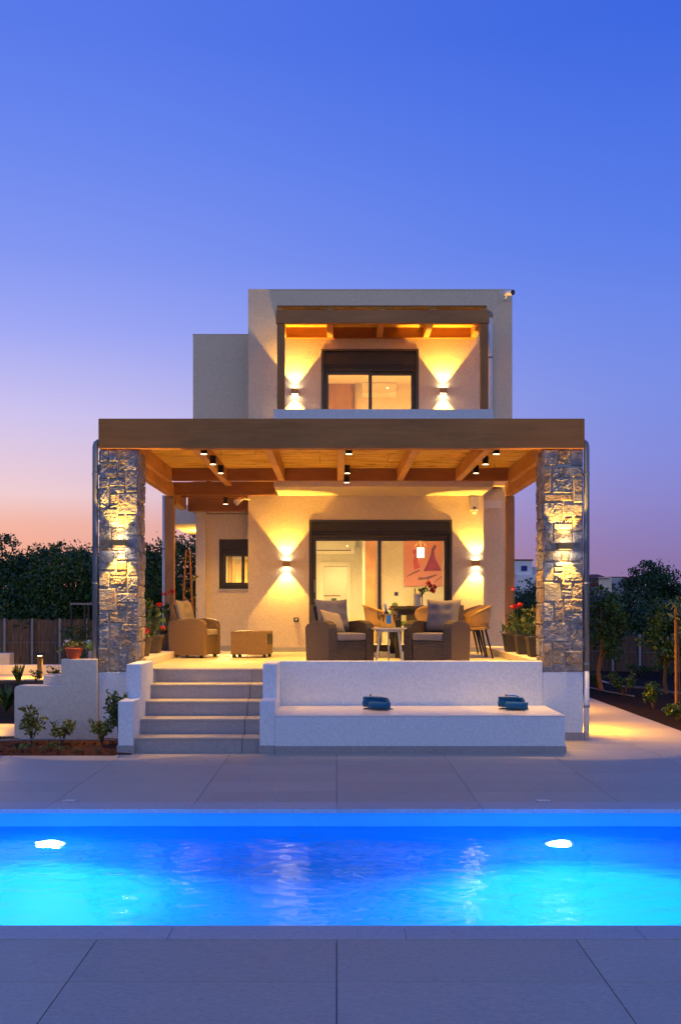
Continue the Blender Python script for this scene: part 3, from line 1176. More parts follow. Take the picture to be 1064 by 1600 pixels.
MB().box(-2.62, -1.53, 19.16, 19.29, 3.33, 3.58).build('cross_beam', M['wood_x'], pg, bevel=.004)
MB().box(-2.78, -2.66, 18.10, 19.28, 3.36, 3.60).build('side_beam', M['wood_y'], pg, bevel=.004)
for cx, ye in ((-1.78, 18.02), (-.87, 17.19), (.06, 17.19), (1.0, 17.19), (1.92, 17.19)):
    MB().box(cx - .05, cx + .05, 13.562, ye, 3.64, 3.835).build('rafter', M['wood_y'], pg, bevel=.004)
for x0, x1 in ((-2.83, -2.68), (2.79, 2.93)):
    MB().box(x0, x1, 17.94, 18.09, TZ + .0, 3.474).build('post', M['wood_z'], pg, bevel=.006)
MB().box(-2.93, 3.05, 13.43, 18.9, 3.90, 3.972).build('roof_board', M['fascia'], pg)
# reed mat: a dense layer of thin canes laid across the rafters
rd = MB()
yy = 13.57
while yy < 18.55:
    r0 = random.uniform(.006, .011)
    x = -2.70
    while x < 2.80:
        ln = random.uniform(.8, 2.6)
        xe = min(2.80, x + ln)
        if yy > 17.3 and xe > -1.02:
            xe = -1.02
        if xe - x < .1:
            break
        def sag(px_):
            return 3.852 + random.uniform(0, .010) - .030 * max(0, mnoise.noise(Vector((px_ * .9, yy * 5, 5)))) + .012 * mnoise.noise(Vector((px_ * 3, yy * 17, 1)))
        xm = (x + xe) / 2
        rd.tube([(x, yy + random.uniform(-.008, .008), sag(x)), (xm, yy + random.uniform(-.006, .006), sag(xm)), (xe, yy + random.uniform(-.008, .008), sag(xe))], r0, 4, False)
        if yy > 17.3 and xe >= -1.02:
            break
        x = xe - .03
    yy += r0 * 1.75
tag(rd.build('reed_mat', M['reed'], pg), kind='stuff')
st_ = MB()
for k in range(14):
    x = random.uniform(-2.3, 2.5); yv = random.uniform(13.9, 16.9)
    st_.tube([(x, yv, 3.84), (x + random.uniform(-.05, .05), yv + random.uniform(-.05, .05), 3.76 + random.uniform(-.04, .03))], .003, 4)
tag(st_.build('loose_reed', M['bark'], pg), kind='stuff')

# ================================================================== upper pergola
up = thing('balcony_pergola', (.75, 17.4, 4.79), 'small dark timber pergola on the upper balcony', 'pergola')
MB().box(-.965, 2.425, 17.30, 17.40, 6.16, 6.372).build('front_beam', M['wood_dark'], up, bevel=.005)
for x0, x1 in ((-.947, -.825), (2.285, 2.41)):
    MB().box(x0, x1, 17.31, 17.43, 4.792, 6.158).build('post', M['wood_dark_z'], up, bevel=.005)
for cx in (-.91, -.11, .73, 1.53, 2.345):
    MB().box(cx - .05, cx + .05, 17.325, 18.62, 6.255, 6.398).build('rafter', M['wood_y'], up, bevel=.004)
MB().box(-.955, 2.40, 18.625, 18.697, 6.25, 6.45).build('ledger', M['wood_x'], up, bevel=.004)
MB().box(-.955, 2.40, 17.42, 18.69, 6.452, 6.475).build('roof_board', M['wood_x'], up)
rd = MB()
yy = 17.44
while yy < 18.62:
    rd.tube([(-.955, yy, 6.436 + random.uniform(0, .01)), (2.4, yy, 6.436 + random.uniform(0, .01))], .011, 4, False)
    yy += .02
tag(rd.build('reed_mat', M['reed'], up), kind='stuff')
# ================================================================== lamps


def sconce(x, yw, z, w_, h_, e, ang, lab, group, k=.085, ed=None):
    s = thing('wall_light', (x, yw, z), lab, 'wall light', group)
    d_ = .10
    b = MB()
    hw, hh = w_ / 2, h_ / 2
    # open box: back, front, two sides, inner divider
    b.box(x - hw, x + hw, yw - .012, yw, z - hh, z + hh)
    b.box(x - hw, x + hw, yw - d_, yw - d_ + .008, z - hh, z + hh)
    b.box(x - hw, x - hw + .008, yw - d_ + .008, yw - .012, z - hh, z + hh)
    b.box(x + hw - .008, x + hw, yw - d_ + .008, yw - .012, z - hh, z + hh)
    b.box(x - hw + .008, x + hw - .008, yw - d_ + .008, yw - .012, z - .008, z + .008)
    b.build('housing', M['sconce'], s)
    for sg in (1, -1):
        zz = z + sg * (hh - .013)
        MB().box(x - hw + .014, x + hw - .014, yw - d_ + .014, yw - .018, zz - .002, zz + .002).build('diffuser', M['sconce_bulb'], s)
        spot((x, yw - k, z + sg * (hh + .004)), (0, 0, sg), e if sg > 0 else (ed or e), ang, s, blend=.12, radius=.02)
    return s


G1 = 'up and down wall lights'
sconce(-.86, HW, 2.384, .125, .095, 185, 77, 'lit up and down wall light left of the sliding door', G1)
sconce(2.385, HW, 2.392, .125, .095, 185, 77, 'lit up and down wall light right of the sliding door', G1)
sconce(-.715, HW, 5.335, .12, .10, 200, 77, 'lit up and down wall light left of the balcony door', G1)
sconce(1.826, HW, 5.345, .12, .10, 200, 77, 'lit up and down wall light right of the balcony door', G1)
sconce((187.5 - PX0) * 13.42 / FPX, PF - .030, 2.44, .165, .075, 115, 71, 'lit up and down wall light on the left stone pillar', G1, .075)
sconce((882 - PX0) * 13.42 / FPX, PF - .030, 2.40, .165, .075, 115, 71, 'lit up and down wall light on the right stone pillar', G1, .075)


def ceiling_spot(x, y, ztop, lab, e=640, ang=130, group='small black spotlights under the pergola'):
    s = thing('spotlight', (x, y, ztop), lab, 'spotlight', group)
    MB().lathe([(.001, 0), (.042, 0), (.042, -.115), (.038, -.115), (.038, -.045), (.001, -.045)], (x, y, ztop), 14).build('housing', M['black'], s)
    MB().lathe([(.022, -.112), (.040, -.112), (.040, -.118), (.022, -.118), (.022, -.112)], (x, y, ztop), 14).build('lens', M['bulb'], s)
    spot((x, y, ztop - .07), (0, 0, -1), e, ang, s, WARM2, .6, .02)


for i, (y, w1) in enumerate(((13.75, 'nearest the front fascia'), (14.75, 'in the middle of its row'), (15.75, 'nearest the house'))):
    ceiling_spot(-1.675, y, 3.70, 'black spotlight on the left rafter of the pergola, ' + w1, *((430, 64) if i == 0 else ()))
for i, (y, w1) in enumerate(((13.75, 'nearest the front fascia'), (15.75, 'in the middle of its row'), (16.95, 'nearest the house'))):
    ceiling_spot(.155, y, 3.70, 'black spotlight on the centre rafter of the pergola, ' + w1, *((430, 64) if i == 0 else ()))
for i, (y, w1) in enumerate(((13.75, 'nearest the front fascia'), (14.75, 'in the middle of its row'), (15.75, 'nearest the house'))):
    ceiling_spot(2.015, y, 3.70, 'black spotlight on the right rafter of the pergola, ' + w1, *((430, 64) if i == 0 else ()))
ceiling_spot(-1.90, 18.64, 3.52, 'black spotlight under the beams above the wing window', 170)
ceiling_spot(-2.15, 18.30, 3.80, 'black spotlight near the left back corner of the pergola', 170)

# white motion floodlight at the corner of the door wall
c = P(381, 781, 18.55)
fl = thing('twin_floodlight', c, 'small white sensor floodlight at the top corner of the door wall', 'floodlight')
MB().tube([(c[0] - .06, c[1] - .05, c[2] - .03), (c[0] + .0, c[1] + .0, c[2] + .02), (c[0] + .10, c[1] + .1, c[2] + .02)], .014, 8).build('arm', M['plastic_white'], fl)
MB().tube([(c[0] - .13, c[1] - .08, c[2] - .06), (c[0] - .05, c[1] - .03, c[2] + .01)], [.055, .035], 14).build('head', M['plastic_white'], fl)

# white outdoor siren box high on the right of the door wall
c = P(740, 790, HW)
si = thing('alarm_box', c, 'narrow white alarm box with a sensor high on the door wall', 'alarm')
MB().box(c[0] - .065, c[0] + .065, HW - .085, HW, c[2] - .09, c[2] + .155).build('housing', M['plastic_white'], si, bevel=.012, seg=2)
MB().box(c[0] - .08, c[0] + .08, HW - .10, HW, c[2] + .157, c[2] + .172).build('cap', M['post_metal'], si)
MB().lathe([(.001, -.15), (.028, -.14), (.038, -.115), (.038, -.09)], (c[0], HW - .045, c[2]), 12).build('sensor', M['plastic_white'], si, smooth=True)
MB().cyl((c[0], HW - .088), .016, c[2] - .06, c[2] - .03, 10).build('lens', M['window_dark'], si)

# security camera on the roof corner
c = P(793, 462, HW - .05)
cc = thing('security_camera', c, 'white security camera at the upper right roof corner', 'camera')
MB().tube([(c[0] - .05, HW, c[2] - .06), (c[0] - .05, HW - .08, c[2] - .07), (c[0] - .02, HW - .14, c[2])], .014, 8).build('bracket', M['plastic_white'], cc)
MB().tube([(c[0] - .06, HW - .16, c[2] + .015), (c[0] + .045, HW - .26, c[2] - .005)], .046, 14).build('body', M['plastic_white'], cc)
MB().tube([(c[0] + .0455, HW - .261, c[2] - .005), (c[0] + .06, HW - .275, c[2] - .008)], .044, 14).build('lens', M['black'], cc)
MB().tube([(c[0] - .1, HW - .01, c[2] - .03), (c[0] - .14, HW - .01, c[2] + .10), (c[0] - .16, HW - .005, c[2] + .09)], .006, 6).build('cable', M['plastic_white'], cc)

# wall socket
c = P(463, 968, HW)
so = thing('wall_socket', c, 'black wall socket low on the door wall', 'socket')
MB().box(c[0] - .042, c[0] + .042, HW - .03, HW, c[2] - .042, c[2] + .042).build('cover', M['black'], so, bevel=.006)
MB().box(c[0] - .018, c[0] + .018, HW - .036, HW - .03, c[2] - .018, c[2] + .018).build('flap', M['plastic_white'], so)

# downpipes
for x, lab, sg in ((-2.99, 'grey downpipe beside the left stone pillar', 1), (3.095, 'grey downpipe beside the right stone pillar', -1)):
    dp = thing('downpipe', (x, 13.5, 0), lab, 'downpipe', 'downpipes beside the stone pillars')
    MB().tube([(x + sg * .06, 13.52, 3.695), (x + sg * .03, 13.51, 3.70), (x + sg * .008, 13.505, 3.68), (x, 13.5, 3.64), (x, 13.5, .86)], .036, 12).build('pipe', M['pipe'], dp, smooth=True)
    MB().tube([(x, 13.5, .859), (x, 13.5, .02)], .035, 12).build('lower_pipe', M['pipe_white'], dp, smooth=True)
    for z in (3.3, 1.95, .95, .42):
        MB().tube([(x, 13.5, z - .014), (x, 13.5, z + .014)], .041, 12).build('bracket', M['post_metal'], dp)
x = (767.5 - PX0) * 18.5 / FPX
dp = thing('downpipe', (x, HW - .05, 4), 'white downpipe on the upper wall beside the balcony pergola', 'downpipe')
MB().tube([(x, HW - .05, 3.9), (x, HW - .05, 6.60)], .042, 12).build('pipe', M['pipe_white'], dp, smooth=True)
MB().tube([(x, HW - .05, 6.60), (x, HW - .05, 6.66), (x, HW - .03, 6.70)], [.046, .046, .03], 12).build('cap', M['pipe'], dp, smooth=True)
MB().tube([(x, HW - .05, 5.90), (x, HW - .05, 5.93)], .048, 12).build('bracket', M['post_metal'], dp)
x = -2.87
dp = thing('downpipe', (x, 18.1, TZ), 'thin white downpipe behind the left timber post', 'downpipe')
MB().tube([(x, 18.12, TZ - .9), (x, 18.12, 3.5)], .03, 10).build('pipe', M['pipe_white'], dp, smooth=True)
for z in (1.4, 2.6):
    MB().tube([(x, 18.12, z), (x, 18.12, z + .02)], .035, 10).build('bracket', M['post_metal'], dp)

# step light washing the side path, set in the terrace side wall
sl = thing('side_wall_light', (3.05, 14.6, .62), 'small downlight on the terrace side wall above the side path', 'wall light')
MB().box(3.047, 3.10, 14.5, 14.7, .60, .68).build('housing', M['sconce'], sl)
MB().box(3.05, 3.095, 14.51, 14.69, .594, .599).build('lens', M['bulb_soft'], sl)
spot((3.11, 14.6, .585), (.9, 0, -.38), 330, 160, sl, (1, .44, .01), .8, .04)
sl2 = thing('side_wall_light', (3.05, 17.6, .62), 'small downlight on the terrace side wall farther along the side path', 'wall light')
MB().box(3.047, 3.10, 17.5, 17.7, .60, .68).build('housing', M['sconce'], sl2)
MB().box(3.05, 3.095, 17.51, 17.69, .594, .599).build('lens', M['bulb_soft'], sl2)
spot((3.11, 17.6, .585), (.9, 0, -.38), 300, 160, sl2, (1, .44, .01), .8, .04)
# lamp under the far left canopy
cl = thing('canopy_light', (-2.66, 22.3, 3.2), 'round ceiling light under the far left canopy', 'ceiling light')
MB().cyl((-2.66, 22.3), .10, 3.12, 3.2, 16).build('diffuser', M['bulb_soft'], cl)
point((-2.66, 22.3, 3.0), 200, cl, WARM, .08)

# ================================================================== inside the rooms


def downlight(x, y, z, e, lab, ang=150):
    s = thing('ceiling_downlight', (x, y, z), lab, 'ceiling light', 'recessed room downlights')
    MB().lathe([(.05, 0), (.07, -.004), (.07, -.012), (.05, -.012)], (x, y, z), 18).build('rim', M['plastic_white'], s)
    MB().cyl((x, y), .05, z - .008, z - .003, 16).build('lens', M['bulb_soft'], s)
    spot((x, y, z - .03), (0, 0, -1), e, ang, s, ROOM, .8, .06)


downlight(.1, 21.0, 3.36, 480, 'round recessed downlight in the living room ceiling, front one')
downlight(-.3, 24.2, 3.36, 400, 'round recessed downlight in the living room ceiling, before the back wall')
downlight(2.0, 20.6, 3.36, 560, 'round recessed downlight in the living room ceiling, before the painting')
downlight(.1, 27.6, 3.36, 330, 'round recessed downlight in the room behind the living room')
downlight(-.3, 20.6, 6.34, 820, 'round recessed downlight in the upper room, left one', 165)
downlight(1.6, 20.9, 6.34, 1150, 'round recessed downlight in the upper room, right one', 165)
downlight(-1.9, 20.9, 3.10, 1500, 'round recessed downlight in the small wing room', 165)

c = P(657, 863, 21.3)
pl = thing('pendant_lamp', (c[0], c[1], 3.36), 'glowing cream pendant lamp hanging before the painting', 'pendant lamp')
MB().cyl((c[0], c[1]), .07, c[2] - .10, c[2] + .09, 20).build('shade', M['shade'], pl, smooth=False)
MB().cyl((c[0], c[1]), .05, 3.33, 3.36, 16).build('canopy', M['gold'], pl)
MB().tube([(c[0], c[1], 3.33), (c[0], c[1], c[2] + .24)], .005, 6).build('cord', M['bark'], pl)
bb = MB()
for a in range(4):
    t_ = a * math.pi / 2
    bb.tube([(c[0], c[1], c[2] + .24), (c[0] + .11 * math.cos(t_), c[1] + .11 * math.sin(t_), c[2] + .12), (c[0] + .08 * math.cos(t_), c[1] + .08 * math.sin(t_), c[2] + .09)], .006, 6)
bb.build('bracket', M['gold'], pl)
point((c[0], c[1], c[2] - .16), 18, pl, WARM2, .05)


def aircon(cx, y, cz, wd, ht, lab, slot_strip='black'):
    a = thing('air_conditioner', (cx, y, cz), lab, 'air conditioner', 'wall air conditioners')
    MB().prism([(y, cz - ht / 2), (y - .14, cz - ht / 2), (y - .21, cz - ht / 2 + .07), (y - .21, cz + ht / 2 - .02), (y - .19, cz + ht / 2), (y, cz + ht / 2)], 'x', cx - wd / 2, cx + wd / 2).build('body', M['plastic_white'], a, bevel=.012, seg=2)
    MB().box(cx - wd / 2 + .03, cx + wd / 2 - .10, y - .213, y - .18, cz - ht / 2 + .065, cz - ht / 2 + .085).build('slot_strip', M[slot_strip], a)  # strip whose colour draws the shade line of the air outlet
    MB().box(cx + wd / 2 - .20, cx + wd / 2 - .18, y - .214, y - .20, cz + ht * .05, cz + ht * .05 + .02).build('display', M['bulb_soft'], a)


c = P(524, 859, 26.0)
aircon(c[0], 26.0, c[2] + .05, .94, .30, 'white wall air conditioner in the living room above the doorway')
c = P(592, 611, 23.0)
aircon(c[0], 23.0, c[2], .72, .29, 'white wall air conditioner in the upper bedroom', 'pipe_white')

dw = thing('doorway', (-.03, 26, TZ), 'white door frame around the opening at the back of the living room', 'door frame')
b = MB()
b.box(-.40, -.31, 25.94, 26.21, TZ, 2.60)
b.box(.25, .34, 25.94, 26.21, TZ, 2.60)
b.box(-.40, .34, 25.94, 26.21, 2.60, 2.70)
b.build('frame', M['plastic_white'], dw)
# view through the doorway: peach wall, green chair
MB_ = MB().box(-.9, .6, 28.60, 28.69, TZ, 1.62)
tag(MB_.build('headboard', plain('peach_board', (.62, .28, .16), .7)), 'peach panel low on the wall of the back room', 'panel')
ch = thing('green_sofa', (-.2, 27.6, TZ), 'green sofa seen through the doorway behind the living room', 'sofa')
MB().box(-.62, .12, 27.5, 28.1, TZ + .1, TZ + .42).build('seat', M['green_cloth'], ch, bevel=.04, seg=2)
MB().box(-.62, .08, 28.0, 28.2, TZ + .40, TZ + .78).build('backrest', M['green_cloth'], ch, bevel=.05, seg=2)
MB().box(-.14, -.0, 27.95, 28.05, TZ + .78, TZ + .98).build('headrest', M['green_cloth'], ch, bevel=.04, seg=2)
sf = MB().box(-.45, .10, 28.45, 28.595, 1.90, 1.935)
tag(sf.build('shelf', M['door_wood']), 'thin wooden shelf on the back room wall', 'shelf')

# painting of dancers (flat picture, loosely brushed)
pa0, pa1 = P(631, 916, 22.99), P(691, 838, 22.99)
pt = thing('painting', ((pa0[0] + pa1[0]) / 2, 22.99, pa0[2]), 'large pink and orange painting of two figures in red skirts', 'painting')
cm = Mat('painted_canvas', (.7, .3, .15), .7)
tcx = cm.n('ShaderNodeTexCoord')
sx = cm.n('ShaderNodeSeparateXYZ')
cm.l(tcx.outputs['Object'], sx.inputs[0])
mrz = cm.n('ShaderNodeMapRange')
mrz.inputs['From Min'].default_value = 0
mrz.inputs['From Max'].default_value = 1.05
cm.l(sx.outputs['Z'], mrz.inputs['Value'])
ad_ = cm.n('ShaderNodeMath', operation='ADD')
nz = cm.noise(4, 5, .7)
ns_ = cm.n('ShaderNodeMath', operation='MULTIPLY_ADD')
ns_.inputs[1].default_value = .5; ns_.inputs[2].default_value = -.25
cm.l(nz, ns_.inputs[0])
cm.l(mrz.outputs[0], ad_.inputs[0]); cm.l(ns_.outputs[0], ad_.inputs[1])
cm.color(cm.ramp(ad_.outputs[0], [(.1, (.62, .26, .24)), (.45, (.66, .27, .20)), (.75, (.70, .26, .10)), (1, (.74, .32, .06))]))
MB().box(pa0[0], pa1[0], 22.96, 22.995, pa0[2], pa1[2]).build('canvas', cm.m, pt)
PW, PH = pa1[0] - pa0[0], pa1[2] - pa0[2]


def paint(poly, mat, name, k):
    vs = [(pa0[0] + u * PW, 22.958 - k * .001, pa0[2] + v * PH) for u, v in poly]
    MB().add(vs, [tuple(range(len(vs)))]).build(name, mat, pt)


mr_, md_, mo_ = plain('crimson_paint', (.30, .015, .04), .7, 0, .4, 9), plain('brown_paint', (.16, .06, .05), .8, 0, .3, 9), plain('vermilion_paint', (.55, .06, .02), .7, 0, .4, 12)
paint([(.50, .30), (.97, .31), (.88, .45), (.80, .58), (.78, .72), (.72, .72), (.68, .60), (.58, .42)], mr_, 'skirt', 0)
paint([(.26, .32), (.42, .38), (.36, .50), (.34, .62), (.27, .64), (.24, .50)], mo_, 'dress', 0)
paint([(.70, .72), (.80, .72), (.84, .80), (.80, .84), (.74, .78)], md_, 'torso', 1)
paint([(.24, .64), (.33, .64), (.30, .74), (.22, .72)], mo_, 'torso', 1)
paint([(.06, .18), (.40, .30), (.42, .34), (.24, .28), (.07, .20)], md_, 'shadow', 1)
paint([(.36, .12), (.62, .14), (.86, .22), (.84, .24), (.56, .18), (.38, .18)], md_, 'shadow', 1)
paint([(.78, .06), (.98, .18), (.99, .21), (.80, .09)], md_, 'shadow', 1)

c = P(619, 928, 23.0)
tag(MB().box(c[0] - .04, c[0] + .04, 22.985, 22.999, c[2] - .04, c[2] + .04).build('light_switch', M['window_dark'], bevel=.003), 'dark square switch on the wall left of the painting', 'switch')
co = thing('console_table', (2.05, 22.6, TZ), 'dark console table under the painting', 'console table')
MB().box(1.45, 2.35, 22.45, 22.9, 1.58, 1.66).build('tabletop', M['black'], co, bevel=.005)
MB().box(1.5, 2.3, 22.5, 22.88, 1.36, 1.575).build('drawer_box', M['black'], co)
for x in (1.48, 2.30):
    for yv in (22.48, 22.86):
        MB().box(x - .02, x + .02, yv - .02, yv + .02, TZ, 1.579).build('leg', M['black'], co)
for x, q in ((1.63, 'left one'), (1.78, 'right one')):
    cd = thing('candlestick', (x, 22.7, 1.66), 'tall thin dark candlestick on the console table, ' + q, 'candlestick', 'candlesticks on the console')
    MB().tube([(x, 22.7, 1.66), (x, 22.7, 2.02)], .012, 8).build('stick', M['black'], cd)
    MB().cyl((x, 22.7), .035, 1.66, 1.672, 12).build('foot', M['black'], cd)
gc = thing('indoor_chair', (1.35, 21.4, TZ), 'grey green upholstered chair behind the glass of the sliding door', 'chair')
MB().box(1.08, 1.56, 21.2, 21.66, TZ + .40, TZ + .48).build('seat', M['green_cloth'], gc, bevel=.02, seg=2)
MB().prism([(1.03, TZ + .46), (1.10, TZ + .46), (1.20, TZ + .80), (1.16, TZ + .86), (1.09, TZ + .84)], 'y', 21.22, 21.64).build('backrest', M['green_cloth'], gc, bevel=.02, seg=2)
for x in (1.12, 1.52):
    for yv in (21.25, 21.6):
        MB().tube([(x, yv, TZ + .4), (x, yv, TZ)], .015, 8).build('leg', M['black'], gc)
# curtain stack / brown panel right of the painting, seen at the glass edge
cu = MB()
for k in range(5):
    x = 2.38 + k * .05
    cu.tube([(x, 21.9 + .02 * (k % 2), TZ + .02), (x, 21.9 + .02 * (k % 2), 3.34)], .034, 8)
tag(cu.build('curtain', cloth('brown_curtain_cloth', (.30, .17, .08)), smooth=True), 'brown curtain gathered right of the painting', 'curtain')
# upper room door
c0, c1 = P(514, 640, 22.98), P(550, 584, 22.98)
idr = thing('bedroom_door', ((c0[0] + c1[0]) / 2, 22.98, UFl), 'oak door on the back wall of the upper room', 'door')
MB().box(c0[0], c1[0], 22.95, 22.998, UFl, c1[2]).build('leaf', M['door_wood'], idr)
b = MB()
b.box(c0[0] - .06, c0[0] - .002, 22.93, 22.998, UFl, c1[2] + .06)
b.box(c1[0] + .002, c1[0] + .06, 22.93, 22.998, UFl, c1[2] + .06)
b.box(c0[0], c1[0], 22.93, 22.998, c1[2] + .002, c1[2] + .06)
b.build('frame', wood('walnut_frame', (.24, .15, .09), (5, 5, .3), .2), idr)
# wing room doors
idr = thing('wing_room_door', (-1.9, 22.58, TZ), 'panelled wooden door inside the small wing room', 'door')
MB().box(-2.16, -1.72, 22.54, 22.598, TZ, 2.62).build('leaf', wood('honey_door_wood', (.50, .34, .12), (5, 5, .3), .15), idr)
for (a, c_, e_, f_) in ((-2.10, -1.78, 1.85, 2.54), (-2.10, -1.78, 1.0, 1.75)):
    MB().box(a, c_, 22.525, 22.539, e_, f_).build('panel', wood('honey_panel_wood', (.46, .30, .10), (5, 5, .3), .15), idr, bevel=.006)
MB().box(-2.24, -2.165, 22.50, 22.598, TZ, 2.72).build('frame', M['door_wood'], idr)
# ================================================================== furniture


def pillow_mesh(wd, ht, th, tuft=True, n=12, seed=0):
    """upright pillow in local x (width), z (height), thickness along y; four tufts"""
    vs, fs = [], []
    rr_ = random.Random(seed)
    for sgn in (1, -1):
        for j in range(n + 1):
            for i in range(n + 1):
                a, c = i / n * 2 - 1, j / n * 2 - 1
                e = max(0.0, (1 - abs(a) ** 2.6) * (1 - abs(c) ** 2.6)) ** .42
                d = th / 2 * e
                if tuft:
                    for tx_, tz_ in ((-.42, -.30), (.42, -.30), (-.42, .38), (.42, .38)):
                        d -= th * .20 * math.exp(-((a - tx_) ** 2 + (c - tz_) ** 2) / .035)
                d += th * .03 * mnoise.noise(Vector((a * 2.5, c * 2.5, seed + sgn)))
                pin = 1 - .07 * (1 - abs(c) ** 2) * 1 + .04 * abs(a * c)
                pz = 1 - .09 * (1 - abs(a) ** 2)
                vs.append((a * wd / 2 * pin, -sgn * max(.004, d), ht / 2 * (1 + c * pz)))
    o = (n + 1) ** 2
    for s_ in (0, 1):
        for j in range(n):
            for i in range(n):
                q = (j * (n + 1) + i, j * (n + 1) + i + 1, (j + 1) * (n + 1) + i + 1, (j + 1) * (n + 1) + i)
                q = tuple(k + s_ * o for k in q)
                fs.append(q if s_ == 0 else q[::-1])
    bd = [i for i in range(n)] + [j * (n + 1) + n for j in range(n)] + [n * (n + 1) + i for i in range(n, 0, -1)] + [j * (n + 1) for j in range(n, 0, -1)]
    for k in range(len(bd)):
        a, c = bd[k], bd[(k + 1) % len(bd)]
        fs.append((a, a + o, c + o, c))
    return vs, fs


def armchair(mat, cmat, loc, rz, lab, group, scatter=True, wide=.80, dep=.76):
    r = thing('wicker_armchair', loc, lab, 'armchair', group, rz, world=False)
    W2, D2 = wide / 2, dep / 2
    for sg in (-1, 1):
        xa, xb = sorted((sg * W2, sg * (W2 - .12)))
        prof = [(-D2, .04), (D2 - .03, .04), (D2, .50), (D2 - .05, .545), (.12, .585), (-.10, .60), (-D2 + .10, .585), (-D2 + .02, .555), (-D2, .50)]
        MB().prism(prof, 'x', xa, xb).build('arm', mat, r, bevel=.014, seg=2)
    MB().box(-W2 + .122, W2 - .122, -D2 + .015, D2 - .10, .05, .335).build('seat_base', mat, r, bevel=.008)
    MB().prism([(D2 - .20, .30), (D2 - .05, .30), (D2 + .02, .80), (D2 - .035, .81)], 'x', -W2 + .10, W2 - .10).build('backrest', mat, r, bevel=.018, seg=2)
    MB().box(-W2 + .128, W2 - .128, -D2 - .01, D2 - .20, .338, .435).build('seat_cushion', cmat, r, bevel=.028, seg=3, smooth=False)
    vs, fs = pillow_mesh(wide - .20, .46, .20, seed=int(abs(loc[0]) * 100) % 50)
    mm = Matrix.Translation((0, D2 - .21, .435)) @ Matrix.Rotation(R(-14), 4, 'X')
    MB().add([mm @ Vector(p) for p in vs], fs).build('back_cushion', cmat, r, smooth=True)
    for sx in (-1, 1):
        for sy in (-1, 1):
            MB().box(sx * (W2 - .06) - .022, sx * (W2 - .06) + .022, sy * (D2 - .07) - .022, sy * (D2 - .07) + .022, 0, .045).build('foot', M['black'], r)
    if scatter:
        vs, fs = pillow_mesh(.34, .34, .13, False, 8, 3)
        mm = Matrix.Translation((-.07, -.05, .43)) @ Matrix.Rotation(R(18), 4, 'Z') @ Matrix.Rotation(R(-30), 4, 'X') @ Matrix.Rotation(R(8), 4, 'Y')
        MB().add([mm @ Vector(p) for p in vs], fs).build('scatter_cushion', M['cushion_tan'], r, smooth=True)
    return r


GA = 'wicker armchairs on the terrace'
armchair(M['wicker_unlit'], M['cushion'], (.035, 14.5, TZ), R(30), 'dark wicker armchair left of the small drinks table, two cushions', GA, True, .685, .66)
armchair(M['wicker_unlit'], M['cushion'], (1.34, 14.5, TZ), R(-29), 'dark wicker armchair right of the small drinks table, tufted grey cushion', GA, False, .685, .66)
armchair(M['wicker_lit'], M['cushion_tan'], (-2.19, 16.75, TZ), R(73), 'tan wicker armchair seen from its side by the potted flowers', GA, False, .62, .61)
# ottoman
ot = thing('wicker_ottoman', (-1.30, 16.75, TZ), 'low tan wicker footstool beside the side-on armchair', 'footstool', None, R(-8), False)
MB().box(-.28, .28, -.24, .24, .05, .40).build('body', M['wicker_lit'], ot, bevel=.014, seg=2)
MB().box(.281, .284, -.17, .18, .20, .36).build('dark_opening_sheet', M['black'], ot)  # black sheet stands for the shade inside an open side
MB().box(-.282, .282, -.242, .242, .385, .405).build('top_rim', M['wicker_lit'], ot, bevel=.008)
for sx in (-1, 1):
    for sy in (-1, 1):
        MB().box(sx * .235 - .022, sx * .235 + .022, sy * .195 - .022, sy * .195 + .022, 0, .05).build('foot', M['black'], ot)

# small drinks table
tt = P(608, 981, 14.35)
ttz = tt[2] - TZ
ct = thing('side_table', (tt[0], 14.35, TZ), 'small pale metal drinks table between the two dark armchairs', 'table', None, 0, False)
MB().lathe([(.001, ttz - .022), (.22, ttz - .022), (.235, ttz - .012), (.235, ttz - .002), (.225, ttz), (.001, ttz)], (0, 0, 0), 32).build('tabletop', M['table_white'], ct, smooth=False)
MB().lathe([(.15, ttz - .05), (.17, ttz - .05), (.17, ttz - .024), (.15, ttz - .024)], (0, 0, 0), 24).build('ring', M['table_white'], ct)
for a in (35, 145, 215, 325, 90):
    t_ = R(a)
    MB().tube([(.15 * math.cos(t_), .15 * math.sin(t_), ttz - .03), (.215 * math.cos(t_), .215 * math.sin(t_), 0)], .011, 8).build('leg', M['table_white'], ct)
tz = tt[2]


def flute(x, y, lab):
    f = thing('champagne_flute', (x, y, tz), lab, 'glass', 'champagne flutes on the drinks table')
    MB().lathe([(.032, 0), (.030, .003), (.006, .007), (.004, .02), (.004, .09), (.012, .105), (.025, .13), (.029, .17), (.025, .215), (.0235, .215), (.027, .17), (.023, .13), (.001, .108)], (x, y, tz), 16).build('bowl', M['clear'], f, smooth=True)
    MB().lathe([(.001, .108), (.022, .132), (.026, .168), (.001, .168)], (x, y, tz), 14).build('wine', glass('pale_wine', (.9, .78, .45)), f, smooth=True)


